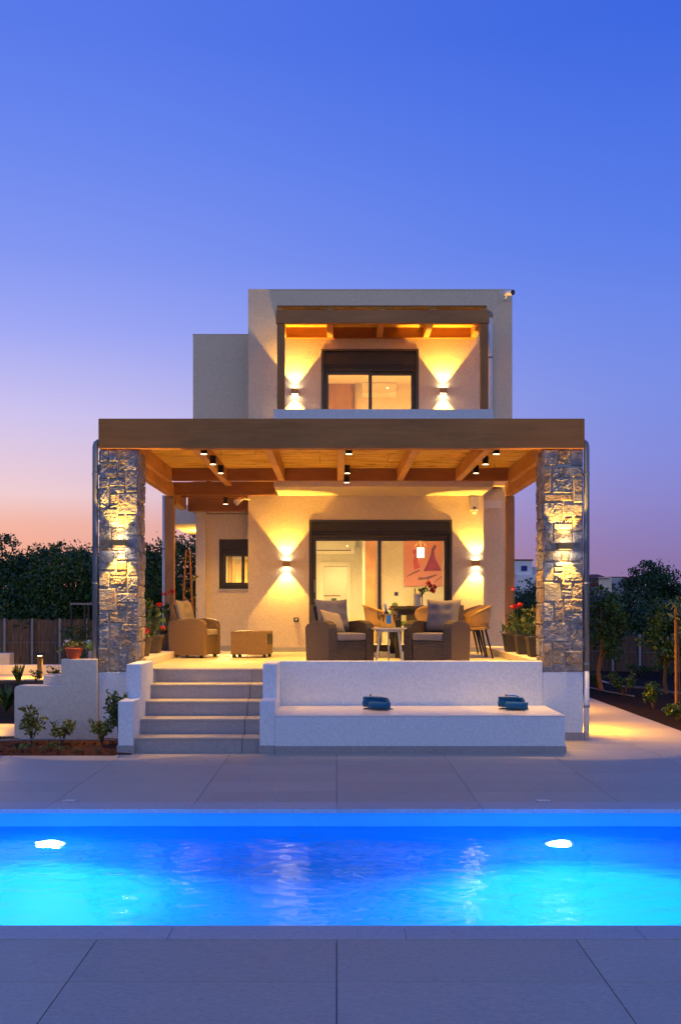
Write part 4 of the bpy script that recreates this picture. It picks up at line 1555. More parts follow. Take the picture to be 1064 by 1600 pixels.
flute(*P(593, 980, 14.28)[:2], 'champagne flute left of the ice bucket')
flute(*P(623, 980, 14.30)[:2], 'champagne flute right of the ice bucket')
bx, by, _ = P(607, 980, 14.36)
bk = thing('ice_bucket', (bx, by, tz), 'gold ice bucket on the small drinks table', 'ice bucket')
MB().lathe([(.001, 0), (.075, 0), (.085, .01), (.098, .17), (.104, .178), (.098, .182), (.09, .17), (.08, .012), (.001, .010)], (bx, by, tz), 24).build('body', M['gold'], bk, smooth=True)
for sg in (-1, 1):
    MB().tube([(bx + sg * .095, by, tz + .15), (bx + sg * .125, by, tz + .145), (bx + sg * .125, by, tz + .11), (bx + sg * .092, by, tz + .11)], .007, 6).build('handle', M['gold'], bk)
MB().add([(bx - .032 + .064 * i / 4, by - math.sqrt(.0985 ** 2 - (-.032 + .064 * i / 4) ** 2) - (.0 if zz else -.010), tz + (.165 if zz else .055)) for zz in (0, 1) for i in range(5)],
         [(i, i + 1, i + 6, i + 5) for i in range(4)]).build('label', M['blue_label'], bk)
bt = thing('champagne_bottle', (bx - .02, by + .01, tz + .02), 'champagne bottle leaning in the gold ice bucket', 'bottle')
axis = Vector((-.16, .02, 1)).normalized()
q0 = Vector((bx, by, tz + .02))
bot = MB().tube([q0 + axis * k for k in (0, .15, .19, .205)], [.04, .04, .03, .018], 14)
bot.build('glass_body', M['bottle'], bt, smooth=True)
MB().tube([q0 + axis * k for k in (.205, .26, .285, .30)], [.018, .0155, .020, .012], 12).build('foil', M['foil'], bt, smooth=True)


# dining set
dt = thing('dining_table', (1.38, 17.2, TZ), 'dark outdoor dining table in front of the sliding door', 'table')
MB().box(.86, 1.88, 16.35, 18.15, TZ + .72, TZ + .755).build('tabletop', M['black'], dt, bevel=.006)
MB().box(.93, 1.81, 16.42, 18.08, TZ + .65, TZ + .718).build('apron', M['black'], dt)
for x in (.93, 1.81):
    for yv in (16.46, 18.04):
        MB().box(x - .045, x + .045, yv - .045, yv + .045, TZ, TZ + .65).build('leg', M['black'], dt)


def dining_chair(loc, rz, lab):
    r = thing('dining_chair', loc, lab, 'chair', 'tan woven dining chairs round the outdoor table', rz, world=False)
    # barrel back shell, open to the front (-Y)
    vs, fs = [], []
    n, mrow = 18, 4
    for k in range(n + 1):
        t_ = R(-20) + R(220) * k / n
        rr2 = .285
        hgt = .30 * (.42 + .58 * math.sin(max(0, min(math.pi, (t_ + R(20)) / R(220) * math.pi))) ** .7)
        for j in range(mrow + 1):
            f_ = j / mrow
            ro = rr2 * (.86 + .16 * f_)
            vs.append((ro * math.cos(t_), ro * .92 * math.sin(t_), .47 + hgt * f_ + (.02 if j else 0)))
    for k in range(n):
        for j in range(mrow):
            a = k * (mrow + 1) + j
            fs.append((a, a + 1, a + mrow + 2, a + mrow + 1))
    sh_ = MB().add(vs, fs).build('back_shell', M['rope'], r, smooth=True)
    md = sh_.modifiers.new('thick', 'SOLIDIFY')
    md.thickness = .03
    MB().lathe([(.001, .43), (.23, .43), (.255, .445), (.255, .47), (.22, .485), (.001, .488)], (0, 0, 0), 22).build('seat', M['rope'], r, smooth=True)
    rim = MB()
    pts = []
    for k in range(n + 1):
        t_ = R(-20) + R(220) * k / n
        hgt = .30 * (.42 + .58 * math.sin(max(0, min(math.pi, (t_ + R(20)) / R(220) * math.pi))) ** .7)
        pts.append((.291 * math.cos(t_), .291 * .92 * math.sin(t_), .49 + hgt))
    rim.tube(pts, .017, 8)
    rim.build('rim', M['rope'], r, smooth=True)
    for sx in (-1, 1):
        for sy in (-1, 1):
            MB().tube([(sx * .17, sy * .15, .44), (sx * .25, sy * .25, 0)], [.019, .012], 8).build('leg', M['black'], r)
    MB().beam((-.19, 0, .415), (.19, 0, .415), .05, .025).build('underframe', M['black'], r)
    return r


c0 = dining_chair((1.45, 15.98, TZ), R(180), 'tan dining chair with its back to the camera at the near table end')
for (x, y, rz, lab) in ((.70, 16.72, 92, 'tan dining chair on the left of the dining table, nearest'),
                        (.72, 17.25, 88, 'tan dining chair on the left of the dining table, middle one'),
                        (.70, 17.8, 91, 'tan dining chair on the left of the dining table, farthest'),
                        (2.08, 16.55, -88, 'tan dining chair on the right of the dining table, nearest, black legs in view'),
                        (2.06, 17.12, -92, 'tan dining chair on the right of the dining table, middle one'),
                        (2.08, 17.7, -90, 'tan dining chair on the right of the dining table, farthest')):
    dup(c0, (x, y, TZ), R(rz), lab)


# ================================================================== plants
def leaf_cloud(clumps, size, per, aspect=2.2, seed=1, droop=.2, shell=.55):
    """many small pointed leaves; clumps = [(x,y,z,r)], returns verts, faces"""
    g = np.random.default_rng(seed)
    V, F = [], []
    k = 0
    for (cx, cy_, cz, r) in clumps:
        n = max(3, int(per * (r ** 2)))
        d = g.normal(size=(n, 3))
        d /= np.linalg.norm(d, axis=1, keepdims=True) + 1e-9
        rad = r * (shell + (1 - shell) * g.random(n)) ** .8 * (1 + .18 * g.normal(size=n))
        p = np.stack([cx + d[:, 0] * rad, cy_ + d[:, 1] * rad, cz + d[:, 2] * rad * .85], 1)
        ax = d * .6 + g.normal(size=(n, 3)) * .7
        ax[:, 2] -= droop
        ax /= np.linalg.norm(ax, axis=1, keepdims=True) + 1e-9
        up = g.normal(size=(n, 3))
        sd = np.cross(ax, up)
        sd /= np.linalg.norm(sd, axis=1, keepdims=True) + 1e-9
        L_ = size * (.6 + .8 * g.random(n))[:, None]
        W_ = L_ / aspect
        a = p - ax * L_ * .5
        b = p + sd * W_ * .5
        c = p + ax * L_ * .5
        e = p - sd * W_ * .5
        V.append(np.stack([a, b, c, e], 1).reshape(-1, 3))
        idx = np.arange(n) * 4 + k
        F.append(np.stack([idx, idx + 1, idx + 2, idx + 3], 1))
        k += n * 4
    return np.concatenate(V), np.concatenate(F)


def fast_mesh(name, V, F, mat, parent=None):
    me = bpy.data.meshes.new(name)
    nf = len(F)
    me.vertices.add(len(V))
    me.vertices.foreach_set('co', np.asarray(V, dtype=np.float32).ravel())
    me.loops.add(nf * 4)
    me.loops.foreach_set('vertex_index', np.asarray(F, dtype=np.int32).ravel())
    me.polygons.add(nf)
    me.polygons.foreach_set('loop_start', np.arange(nf, dtype=np.int32) * 4)
    me.update(calc_edges=True)
    me.materials.append(mat)
    o = bpy.data.objects.new(name, me)
    col.objects.link(o)
    if parent: o.parent = parent
    return o


LEAVES = [0]


def tree(name, x, y, h, rw_, lab, mat, group, seed, trunk_h=.35, leaf=.16, per=80, n=46, top=1.0, gz=GZ, bark='bark', cat='tree'):
    """local coordinates: trunk with limbs, crown of leaf clumps inside an uneven ellipsoid"""
    g = random.Random(seed)
    t = thing(name, (x, y, gz), lab, cat, group, world=False)
    cz = h * (trunk_h + (1 - trunk_h) / 2)
    rz_ = h * (1 - trunk_h) / 2
    cl = []
    for i in range(n):
        while True:
            a, b, c = (g.uniform(-1, 1) for _ in range(3))
            q = a * a + b * b + c * c
            if q < 1 and q > .10: break
        wv = 1 + .25 * mnoise.noise(Vector((a * 2, b * 2, c * 2 + seed)))
        cl.append((a * rw_ * wv * (1 - .25 * max(0, c)), b * rw_ * wv, cz + c * rz_ * wv, g.uniform(.20, .38) * min(rw_, rz_) * 1.25))
    # ragged top sprigs
    for i in range(int(n * .42)):
        a = g.uniform(-.85, .85)
        zt = cz + rz_ * math.sqrt(max(0, 1 - a * a)) * g.uniform(.80, 1.12) * top
        cl.append((a * rw_, g.uniform(-.4, .4) * rw_, zt, g.uniform(.06, .15) * rw_))
    V, F = leaf_cloud(cl, leaf, per / (leaf * leaf) * .075, 1.7, seed, shell=.25)
    LEAVES[0] += len(F)
    fast_mesh('crown', V, F, mat, t)
    tr = MB()
    r0 = .035 * h * .6
    tr.tube([(0, 0, 0), (g.uniform(-.03, .03) * h, 0, h * trunk_h * .6), (g.uniform(-.05, .05) * h, 0, h * (trunk_h + .1)), (0, 0, h * .8)], [r0 * 1.3, r0, r0 * .7, r0 * .15], 8)
    for i in range(9):
        c = cl[g.randrange(n)]
        z0 = h * g.uniform(trunk_h * .7, trunk_h + .25)
        tr.tube([(0, 0, z0), (c[0] * .5, c[1] * .5, (z0 + c[2]) / 2 + .05 * h), (c[0], c[1], c[2])], [r0 * .5, r0 * .3, r0 * .08], 5)
    tr.build('trunk', M[bark], t)
    return t


GT = 'trees and bushes beyond the fences'
# left background row (X, Y, height, half width)
lt = [(-11.6, 31, 2.7, 1.7, 'leaf_dark', 'bushy dark tree at the left edge behind the reed fence'),
      (-9.7, 31.5, 3.6, 1.2, 'leaf_dark', 'taller dark tree with a ragged double top behind the reed fence'),
      (-8.0, 31.2, 3.3, 1.45, 'leaf_mid', 'round green tree right of the tallest one behind the fence'),
      (-6.9, 33.0, 3.3, 1.3, 'leaf_dark', 'dark tree with thin top twigs just left of the left stone pillar'),
      (-5.5, 30.5, 3.35, 1.35, 'leaf_dark', 'dark tree showing between the left pillar and the timber post'),
      (-4.2, 31.5, 3.5, 1.3, 'leaf_mid', 'dark tree showing between the timber post and the house'),
      (-3.2, 34, 4.0, 1.2, 'leaf_dark', 'small crowned tree close to the house corner under the canopy'),
      (-13.6, 32, 3.9, 1.8, 'leaf_mid', 'tree mostly beyond the left edge behind the reed fence'),
      (-9.0, 35, 3.3, 2.0, 'leaf_dark', 'low dark tree deep behind the left fence'),
      (-10.8, 30.0, 2.5, 1.5, 'leaf_mid', 'low bush close behind the left reed fence, left one'),
      (-8.6, 29.9, 2.4, 1.5, 'leaf_dark', 'low bush close behind the left reed fence, right one')]
for i, (x, y, h, rw_, mt, lab) in enumerate(lt):
    tree('tree', x, y, h, rw_, lab, M[mt], GT, 20 + i, .12, .10, 120, 70)
rt = [(11.9, 33, 3.15, 1.55, 'leaf_dark', 'big dark tree at the right edge behind the fence'),
      (9.9, 34, 2.95, 1.25, 'leaf_dark', 'dark rounded tree left of the big right edge tree'),
      (8.4, 36, 2.15, 1.2, 'leaf_olive', 'silvery olive tree behind the right fence'),
      (9.3, 40, 2.2, 1.2, 'leaf_olive', 'second silvery olive tree, right and behind the first'),
      (7.6, 42, 2.05, 1.3, 'leaf_mid', 'green bush directly right of the right stone pillar'),
      (9.6, 62, 2.3, 2.2, 'leaf_dark', 'dark tree below the red roofed houses'),
      (6.3, 48, 2.2, 1.3, 'leaf_mid', 'dark tree seen between the timber post and right pillar'),
      (7.0, 40, 2.55, .8, 'leaf_dark', 'dark sprig topped tree below the white house with the blue shutter'),
      (13.4, 32, 2.9, 1.6, 'leaf_mid', 'tree beyond the right edge behind the fence'),
      (9.2, 30.5, 1.75, 1.3, 'leaf_dark', 'low dark bush close behind the right fence, left one'),
      (11.2, 30.2, 1.9, 1.4, 'leaf_dark', 'low dark bush close behind the right fence, right one')]
for i, (x, y, h, rw_, mt, lab) in enumerate(rt):
    tree('tree' if 'bush' not in lab else 'bush', x, y, h, rw_, lab, M[mt], GT, 60 + i, .10, .095 if 'olive' not in lab else .075, 120, 66)
# a few nearer young trees on the right
tree('young_tree', 5.22, 21.5, 2.05, .46, 'slim young tree right behind the right downpipe', M['leaf_mid'], 'young trees in the right bed', 91, .30, .085, 190, 34, bark='stake')  # orange bark colour stands for lamp light on the trunk
tree('young_tree', 6.2, 20.5, 1.75, .42, 'dense young tree in the right bed in front of the fence', M['leaf_mid'], 'young trees in the right bed', 92, .30, .08, 190, 36)
tree('seedling', 6.25, 24.5, .95, .16, 'tiny seedling tree before the right reed fence', M['leaf_mid'], 'young trees in the right bed', 93, .35, .07, 150, 12)
st = thing('staked_sapling', (5.30, 17.0, GZ), 'yellow green sapling tied to an orange stake at the right edge', 'sapling')
MB().tube([(5.30, 17.0, GZ), (5.29, 17.0, 1.62)], .022, 8).build('stake', M['stake'], st)
MB().tube([(5.36, 17.0, GZ), (5.35, 17.02, .8), (5.33, 17.0, 1.7)], [.014, .01, .006], 6).build('stem', M['bark'], st)
V, F = leaf_cloud([(0.02, 0, 1.72, .12), (.10, 0, 1.55, .13), (.16, 0, 1.40, .12), (-.06, 0, 1.52, .08), (.12, .05, 1.25, .10), (.05, 0, 1.8, .07)], .15, 900, 3.4, 5, .3)
fast_mesh('foliage', V, F, M['leaf_lit'], st)


def shrub(name, x, y, z, h, rw_, lab, mat, group, seed, leaf=.055, per=40, n=16, nstem=6, cat='plant'):
    g = random.Random(seed)
    t = thing(name, (x, y, z), lab, cat, group, world=False)
    cl = []
    sm = MB()
    for i in range(nstem):
        a = g.uniform(0, 6.28)
        rr2 = g.uniform(.3, 1) * rw_
        top_ = (rr2 * math.cos(a), rr2 * math.sin(a), h * g.uniform(.65, 1))
        sm.tube([(0, 0, 0), (top_[0] * .35, top_[1] * .35, top_[2] * .55), top_], [.008, .006, .003], 5)
        for k in range(max(1, n // nstem)):
            f_ = g.uniform(.45, 1.0)
            cl.append((top_[0] * f_ + g.uniform(-.04, .04), top_[1] * f_ + g.uniform(-.04, .04), top_[2] * (f_ ** .8), g.uniform(.05, .10) * (h / .5) ** .5))
    V, F = leaf_cloud(cl, leaf, per / (leaf * leaf) * .12, 2.0, seed, .1, .3)
    fast_mesh('foliage', V, F, mat, t)
    sm.build('stem', M['bark'], t)
    return t


GB = 'young shrubs in the bed before the garden wall'
for (px, py, h, rw_, lab, sd) in ((50, 1150, .44, .17, 'young leafy shrub at the left of the bed before the garden wall', 1),
                                  (98, 1150, .28, .19, 'spreading young shrub in the middle of the bed', 2),
                                  (160, 1160, .36, .16, 'leafy shrub in the bed beside the steps', 3),
                                  (187, 1158, .70, .12, 'tall thin shrub pressed against the left wing wall', 4)):
    Y = 12.9 if px < 150 else 12.75
    x = (px - PX0) * Y / FPX
    shrub('bed_shrub', x, Y, .03, h, rw_, lab, M['leaf_lit'] if sd != 4 else M['leaf'], GB, 100 + sd, .055, 80, 26)
# soil bed, mounded
vs, fs = [], []
nx, ny = 60, 22
for j in range(ny + 1):
    for i in range(nx + 1):
        x = -7.5 + (7.5 - 2.30) * i / nx
        y = 12.118 + (13.6 - 12.118) * j / ny
        e = min(1, (y - 12.118) / .25)
        z = -.012 + e * (.035 + .05 * mnoise.fractal(Vector((x * 1.8, y * 1.8, 0)), .9, 2.1, 4) + .02 * abs(mnoise.noise(Vector((x * 9, y * 9, 2)))))
        vs.append((x, y, max(z, -.03)))
for j in range(ny):
    for i in range(nx):
        fs.append((j * (nx + 1) + i, j * (nx + 1) + i + 1, (j + 1) * (nx + 1) + i + 1, (j + 1) * (nx + 1) + i))
tag(MB().add(vs, fs).build('soil_bed', M['soil'], smooth=True), kind='structure')
# clods + ground cover
cl = MB()
for k in range(420):
    x, y = random.uniform(-5.2, -2.5), random.uniform(12.16, 13.2)
    s_ = random.uniform(.006, .026)
    cl.lathe([(.001, -s_ * .5), (s_ * random.uniform(.7, 1.1), 0), (.001, s_ * .7)], (x, y, .03), 5)
tag(cl.build('soil_clods', M['soil']), kind='stuff')
gcv = [(random.uniform(-5.2, -2.5), random.uniform(12.2, 12.6), .05, random.uniform(.03, .10)) for k in range(34)]
V, F = leaf_cloud(gcv, .035, 4200, 2.2, 77, 0, .2)
tag(fast_mesh('ground_cover', V, F, M['leaf']), kind='stuff')
# irrigation hose in the bed
tag(MB().tube([(-6, 12.75, .08), (-4.6, 12.62, .085), (-4.0, 12.85, .075), (-3.5, 12.78, .10), (-2.9, 12.9, .08), (-2.5, 12.8, .08)], .011, 6).build('irrigation_hose', M['hose']), 'dark irrigation hose lying across the left soil bed', 'hose')

# left garden path pieces
pth = MB()
pth.box(-9, -3.97, 13.75, 15.2, -.1, .012)
pth.box(-9, -3.97, 24.0, 26.0, -.1, .012)
pth = tag(pth.build('garden_path', M['grout']), kind='structure')
for k in range(5):
    put_tile(-9 + k * 1.0, -8 + k * 1.0, 13.76, 15.18, .02, pth, M['tile'])
    put_tile(-9 + k * 1.0, -8 + k * 1.0, 24.0, 25.98, .02, pth, M['tile'])
lw = MB().box(-12, -6.25, 26.1, 26.35, -.05, .24)
tag(lw.build('low_wall', M['white_wall'], bevel=.01), 'low pale kerb wall beyond the lit garden path on the left', 'wall')
lw = MB().box(-9.8, -8.08, 26.9, 27.3, -.05, .48)
tag(lw.build('planter_block', M['white_wall'], bevel=.01), 'pale concrete block at the left edge before the reed fence', 'block')
# bollard lamp
c = P(63, 1062, 24.6)
bo = thing('bollard_light', (c[0], 24.6, .01), 'slim brown garden bollard lamp beside the lit path', 'bollard lamp')
MB().box(c[0] - .05, c[0] + .05, 24.55, 24.65, .01, .52).build('post', wood('bollard_bronze', (.20, .13, .06), (5, 5, .5), .1), bo, bevel=.006)
MB().box(c[0] - .11, c[0] + .11, 24.49, 24.71, .56, .585).build('cap', M['black'], bo)
MB().box(c[0] - .04, c[0] + .04, 24.56, 24.64, .521, .532).build('diffuser', M['bulb_soft'], bo)
spot((c[0] + .12, 24.72, .55), (.35, .2, -1), 110, 150, bo, (1, .48, .03), .8, .04)
spot((c[0] - .16, 24.72, .55), (-.8, .2, -.7), 190, 150, bo, (1, .48, .03), .8, .04)
# second low lamp nearer, off frame left, lights the near path strip
c = (-4.75, 15.0)
bo2 = thing('bollard_light', (c[0], c[1], .01), 'slim bollard lamp by the near garden path, left of the white wall', 'bollard lamp')
MB().box(c[0] - .04, c[0] + .04, c[1] - .04, c[1] + .04, .01, .42).build('post', M['black'], bo2, bevel=.005)
MB().box(c[0] - .08, c[0] + .08, c[1] - .08, c[1] + .08, .455, .475).build('cap', M['black'], bo2)
MB().box(c[0] - .035, c[0] + .035, c[1] - .035, c[1] + .035, .42, .454).build('diffuser', M['bulb_soft'], bo2)
spot((c[0] + .1, c[1] - .05, .42), (.3, -.4, -1), 28, 160, bo2, (1, .48, .03), .8, .04)

# agave-like rosette and grass tuft
ag = thing('agave', (*P(10, 1095, 17.5)[:2], GZ), 'spiky dark rosette plant at the left edge', 'plant', world=False)
b = MB()
for k in range(26):
    a = random.uniform(0, 6.28)
    el = random.uniform(.5, 1.35)
    ln = random.uniform(.35, .55)
    d = Vector((math.cos(a) * math.cos(el), math.sin(a) * math.cos(el), math.sin(el)))
    sd = Vector((-math.sin(a), math.cos(a), 0)) * .026
    p1 = d * ln * .5 + Vector((0, 0, .03))
    b.add([Vector((0, 0, .0)) - sd * .6, Vector((0, 0, .0)) + sd * .6, p1 + sd, p1 - sd, d * ln - Vector((0, 0, .02))], [(0, 1, 2, 3), (3, 2, 4)])
b.build('leaf_rosette', M['leaf'], ag)
gt = thing('grass_tuft', (*P(30, 1066, 22.5)[:2], .0), 'small yellow green grass tuft before the lit garden path', 'plant', world=False)
b = MB()
for k in range(60):
    a = random.uniform(0, 6.28); rr2 = random.uniform(.03, .17); hh = random.uniform(.3, .52)
    e = Vector((rr2 * math.cos(a), rr2 * math.sin(a), hh))
    sd = Vector((-math.sin(a), math.cos(a), 0)) * .006
    b.add([-sd, sd, e * .6 + Vector((0, 0, .08)) + sd, e], [(0, 1, 2), (0, 2, 3)])
b.build('blades', M['leaf_lit'], gt)
for i, (px, Y, h, rw_, lab) in enumerate(((57, 23.2, .30, .14, 'small dark shrub at the foot of the bollard lamp'),
                                           (88, 16.0, .75, .18, 'green shrub behind the upper step of the garden wall'),
                                           (120, 18.0, 1.35, .30, 'tall feathery shrub behind the orange pot'),
                                           (136, 16.2, 1.15, .18, 'leafy shrub between the orange pot and the left pillar'))):
    shrub('garden_shrub', (px - PX0) * Y / FPX, Y, 0, h, rw_, lab, M['leaf'], 'shrubs behind the garden wall', 130 + i, .06, 45, 22, 7)

# orange pot on the garden wall
c = P(116, 1030, 13.48)
op = thing('orange_pot', (c[0], 13.48, 1.012), 'orange flower pot with trailing plant on the garden wall', 'flower pot')
MB().lathe([(.001, 0), (.070, 0), (.090, .05), (.103, .11), (.108, .118), (.108, .135), (.098, .135), (.094, .11), (.001, .105)], (c[0], 13.48, 1.012), 20).build('pot', M['terracotta'], op, smooth=True)
cl_ = [(c[0] + dx - c[0], dy, .135 + dz, r) for dx, dy, dz, r in ((-.10, 0, .02, .06), (-.04, 0, .05, .06), (.03, 0, .05, .06), (.10, 0, .03, .055), (-.15, -.02, -.02, .04), (-.19, 0, -.04, .035), (.15, 0, .0, .04), (.0, -.06, .02, .06), (.06, .05, .04, .05))]
V, F = leaf_cloud(cl_, .045, 5200, 1.8, 9, .2, .25)
fast_mesh('foliage', V, F, M['leaf_lit'], op)
V, F = leaf_cloud([(-.10, .12, .22, .05), (-.13, .1, .19, .04), (.13, .14, .2, .04)], .04, 4200, 1.3, 10, 0, .3)
fast_mesh('flower', V, F, M['white_petal'], op)
c = P(146, 1012, 13.75)
gp = thing('lime_pot', (c[0], 13.75, 1.10), 'lime green pot half hidden behind the left downpipe', 'flower pot')
MB().lathe([(.001, 0), (.05, 0), (.07, .13), (.062, .13), (.06, .11), (.001, .11)], (c[0], 13.75, 1.10), 16).build('pot', M['pot_green'], gp, smooth=True)
V, F = leaf_cloud([(0, 0, .19, .08), (-.04, 0, .26, .05)], .05, 3200, 2, 12, .1, .3)
fast_mesh('foliage', V, F, M['leaf'], gp)


# terrace planters with geraniums
def planter(x, y, z, r, h, potmat, lab, group, seed, spread, hgt, flowers, square=False, leafmat='leaf', leaf=.06):
    g = random.Random(seed)
    t = thing('planter', (x, y, z), lab, 'planter', group, world=False)
    if square:
        k = .78
        MB().add([(sx * r * (k if zz == 0 else 1), sy * r * (k if zz == 0 else 1), zz * h) for zz in (0, 1) for sx, sy in ((-1, -1), (1, -1), (1, 1), (-1, 1))],
                 [(3, 2, 1, 0), (0, 1, 5, 4), (1, 2, 6, 5), (2, 3, 7, 6), (3, 0, 4, 7), (4, 5, 6, 7)]).build('pot', M[potmat], t, bevel=.008)
        MB().box(-r * 1.05, r * 1.05, -r * 1.05, r * 1.05, h - .035, h + .004).build('rim', M[potmat], t, bevel=.006)
    else:
        MB().lathe([(.001, 0), (r * .74, 0), (r * .96, h * .85), (r * 1.04, h * .87), (r * 1.04, h), (r * .94, h), (r * .92, h * .9), (.001, h * .9)], (0, 0, 0), 20).build('pot', M[potmat], t, smooth=False)
    cl, sm = [], MB()
    for i in range(22):
        a = g.uniform(0, 6.28); rr2 = math.sqrt(g.random()) * spread
        zz = h + hgt * g.uniform(.08, 1) * (1 - .5 * (rr2 / spread) ** 2)
        p = (rr2 * math.cos(a), rr2 * math.sin(a), zz)
        cl.append((*p, g.uniform(.035, .075)))
        sm.tube([(p[0] * .2, p[1] * .2, h * .9), (p[0] * .7, p[1] * .7, (h + zz) / 2), p], .004, 4)
    V, F = leaf_cloud(cl, leaf, 3000, 1.5, seed, .15, .25)
    fast_mesh('foliage', V, F, M[leafmat], t)
    sm.build('stem', M['leaf'], t)
    for (dx, dy, dz, r_f) in flowers:
        V, F = leaf_cloud([(dx, dy, h + dz, r_f)], .035, 14000, 1.3, seed + 5, 0, .2)
        fast_mesh('flower', V, F, M['red'], t)
        MB().tube([(dx * .4, dy * .4, h), (dx, dy, h + dz - r_f * .5)], .004, 4).build('flower_stalk', M['leaf'], t)


GPL = 'planters with geraniums along the terrace sides'
KZ = TZ + .10
planter(-2.70, 14.95, KZ, .17, .25, 'pot_brown', 'brown planter with a red geranium nearest the left stone pillar', GPL, 201, .24, .62, [(.10, -.14, .10, .06), (.05, -.16, .06, .05)], leaf=.07)
planter(-2.72, 15.9, KZ, .17, .25, 'pot_brown', 'brown planter with red flowers, middle of the left row', GPL, 202, .26, .55, [(.16, -.1, .46, .04), (.2, -.1, .12, .035)], True, leaf=.07)
planter(-2.68, 16.9, KZ, .18, .25, 'pot_brown', 'brown planter with orange red blooms beside the left timber post', GPL, 203, .25, .60, [(.14, -.12, .66, .055), (.04, -.1, .62, .05), (-.05, -.1, .45, .05), (.1, -.14, .30, .04)], True, leaf=.065)
planter(2.72, 14.75, KZ, .15, .27, 'pot_dark', 'charcoal planter with yellow green leaves nearest the right stone pillar', GPL, 204, .20, .50, [(.0, -.1, .80, .05), (-.02, -.1, .36, .035)], True, 'leaf_lit', .05)
planter(2.70, 15.55, KZ, .15, .27, 'pot_dark', 'charcoal planter with a pink red bloom, middle of the right row', GPL, 205, .20, .42, [(-.16, -.1, .42, .045), (-.10, -.12, .44, .04), (-.2, -.08, .40, .04)], True, 'leaf', .055)
planter(2.66, 16.4, KZ, .15, .27, 'pot_dark', 'charcoal planter with a small red bloom beside the right timber post', GPL, 206, .17, .30, [(-.02, -.1, .68, .04)], True, 'leaf', .05)

# trellis with climber in a dark pot
c = P(297, 985, 18.75)
ob = thing('trellis_plant', (-2.56, 18.75, TZ), 'climber on a slim wooden obelisk trellis in a dark pot by the house corner', 'plant', world=False)
MB().add([(sx * .15 * k, sy * .15 * k, z) for z, k in ((0, .8), (.36, 1)) for sx, sy in ((-1, -1), (1, -1), (1, 1), (-1, 1))],
         [(3, 2, 1, 0), (0, 1, 5, 4), (1, 2, 6, 5), (2, 3, 7, 6), (3, 0, 4, 7), (4, 5, 6, 7)]).build('pot', M['pot_dark'], ob, bevel=.006)
for sx, sy in ((-1, -1), (1, -1), (1, 1), (-1, 1)):
    MB().tube([(sx * .10, sy * .10, .35), (sx * .03, sy * .03, 1.75)], .012, 6).build('trellis_leg', M['stake'], ob)
for z, k in ((.55, .095), (.9, .075), (1.25, .055)):
    b = MB()
    for i in range(4):
        a, c_ = [((-k, -k), (k, -k)), ((k, -k), (k, k)), ((k, k), (-k, k)), ((-k, k), (-k, -k))][i]
        b.beam((*a, z), (*c_, z), .014, .014)
    b.build('trellis_band', M['stake'], ob)
cl_ = [(random.uniform(-.13, .15), random.uniform(-.12, .12), random.uniform(.35, 1.75), random.uniform(.03, .06)) for k in range(26)]
V, F = leaf_cloud(cl_, .06, 2600, 1.9, 14, .2, .2)
fast_mesh('foliage', V, F, M['leaf_lit'], ob)

# vase with red flowers on the dining table
vx, vy = 1.28, 17.3
va = thing('flower_vase', (vx, vy, TZ + .755), 'glass vase with red flowers leaning to one side on the dining table', 'vase', world=False)
MB().lathe([(.001, 0), (.05, 0), (.055, .02), (.052, .2), (.058, .23), (.053, .23), (.047, .02), (.001, .015)], (0, 0, 0), 18).build('vase', plain('milky_vase', (.62, .60, .58), .2), va, smooth=True)
b = MB()
for e in ((.20, -.02, .33), (.24, .02, .28), (.16, .0, .38), (.12, .03, .30)):
    b.tube([(0, 0, .1), (e[0] * .5, e[1] * .5, .26), e], .006, 5)
b.build('stem', M['leaf'], va)
V, F = leaf_cloud([(.08, 0, .27, .05), (.12, 0, .30, .04)], .06, 5000, 1.8, 15, .1, .3)
fast_mesh('foliage', V, F, M['leaf'], va)
for e in ((.20, -.02, .35), (.25, .02, .27), (.17, .0, .40), (.27, -.02, .33), (.22, 0, .29)):
    V, F = leaf_cloud([(*e, .045)], .035, 16000, 1.3, 16, 0, .2)
    fast_mesh('flower', V, F, M['red'], va)
# wooden trays on the table
for x, y, r, lab in ((1.02, 17.5, .16, 'round wooden tray on the dining table, left one'), (1.20, 16.9, .13, 'round wooden tray on the dining table, right one')):
    tr_ = MB().lathe([(.001, 0), (r, 0), (r + .01, .03), (r, .03), (r - .01, .012), (.001, .012)], (x, y, TZ + .756), 24)
    tag(tr_.build('tray', M['door_wood']), lab, 'tray', 'wooden trays on the dining table')


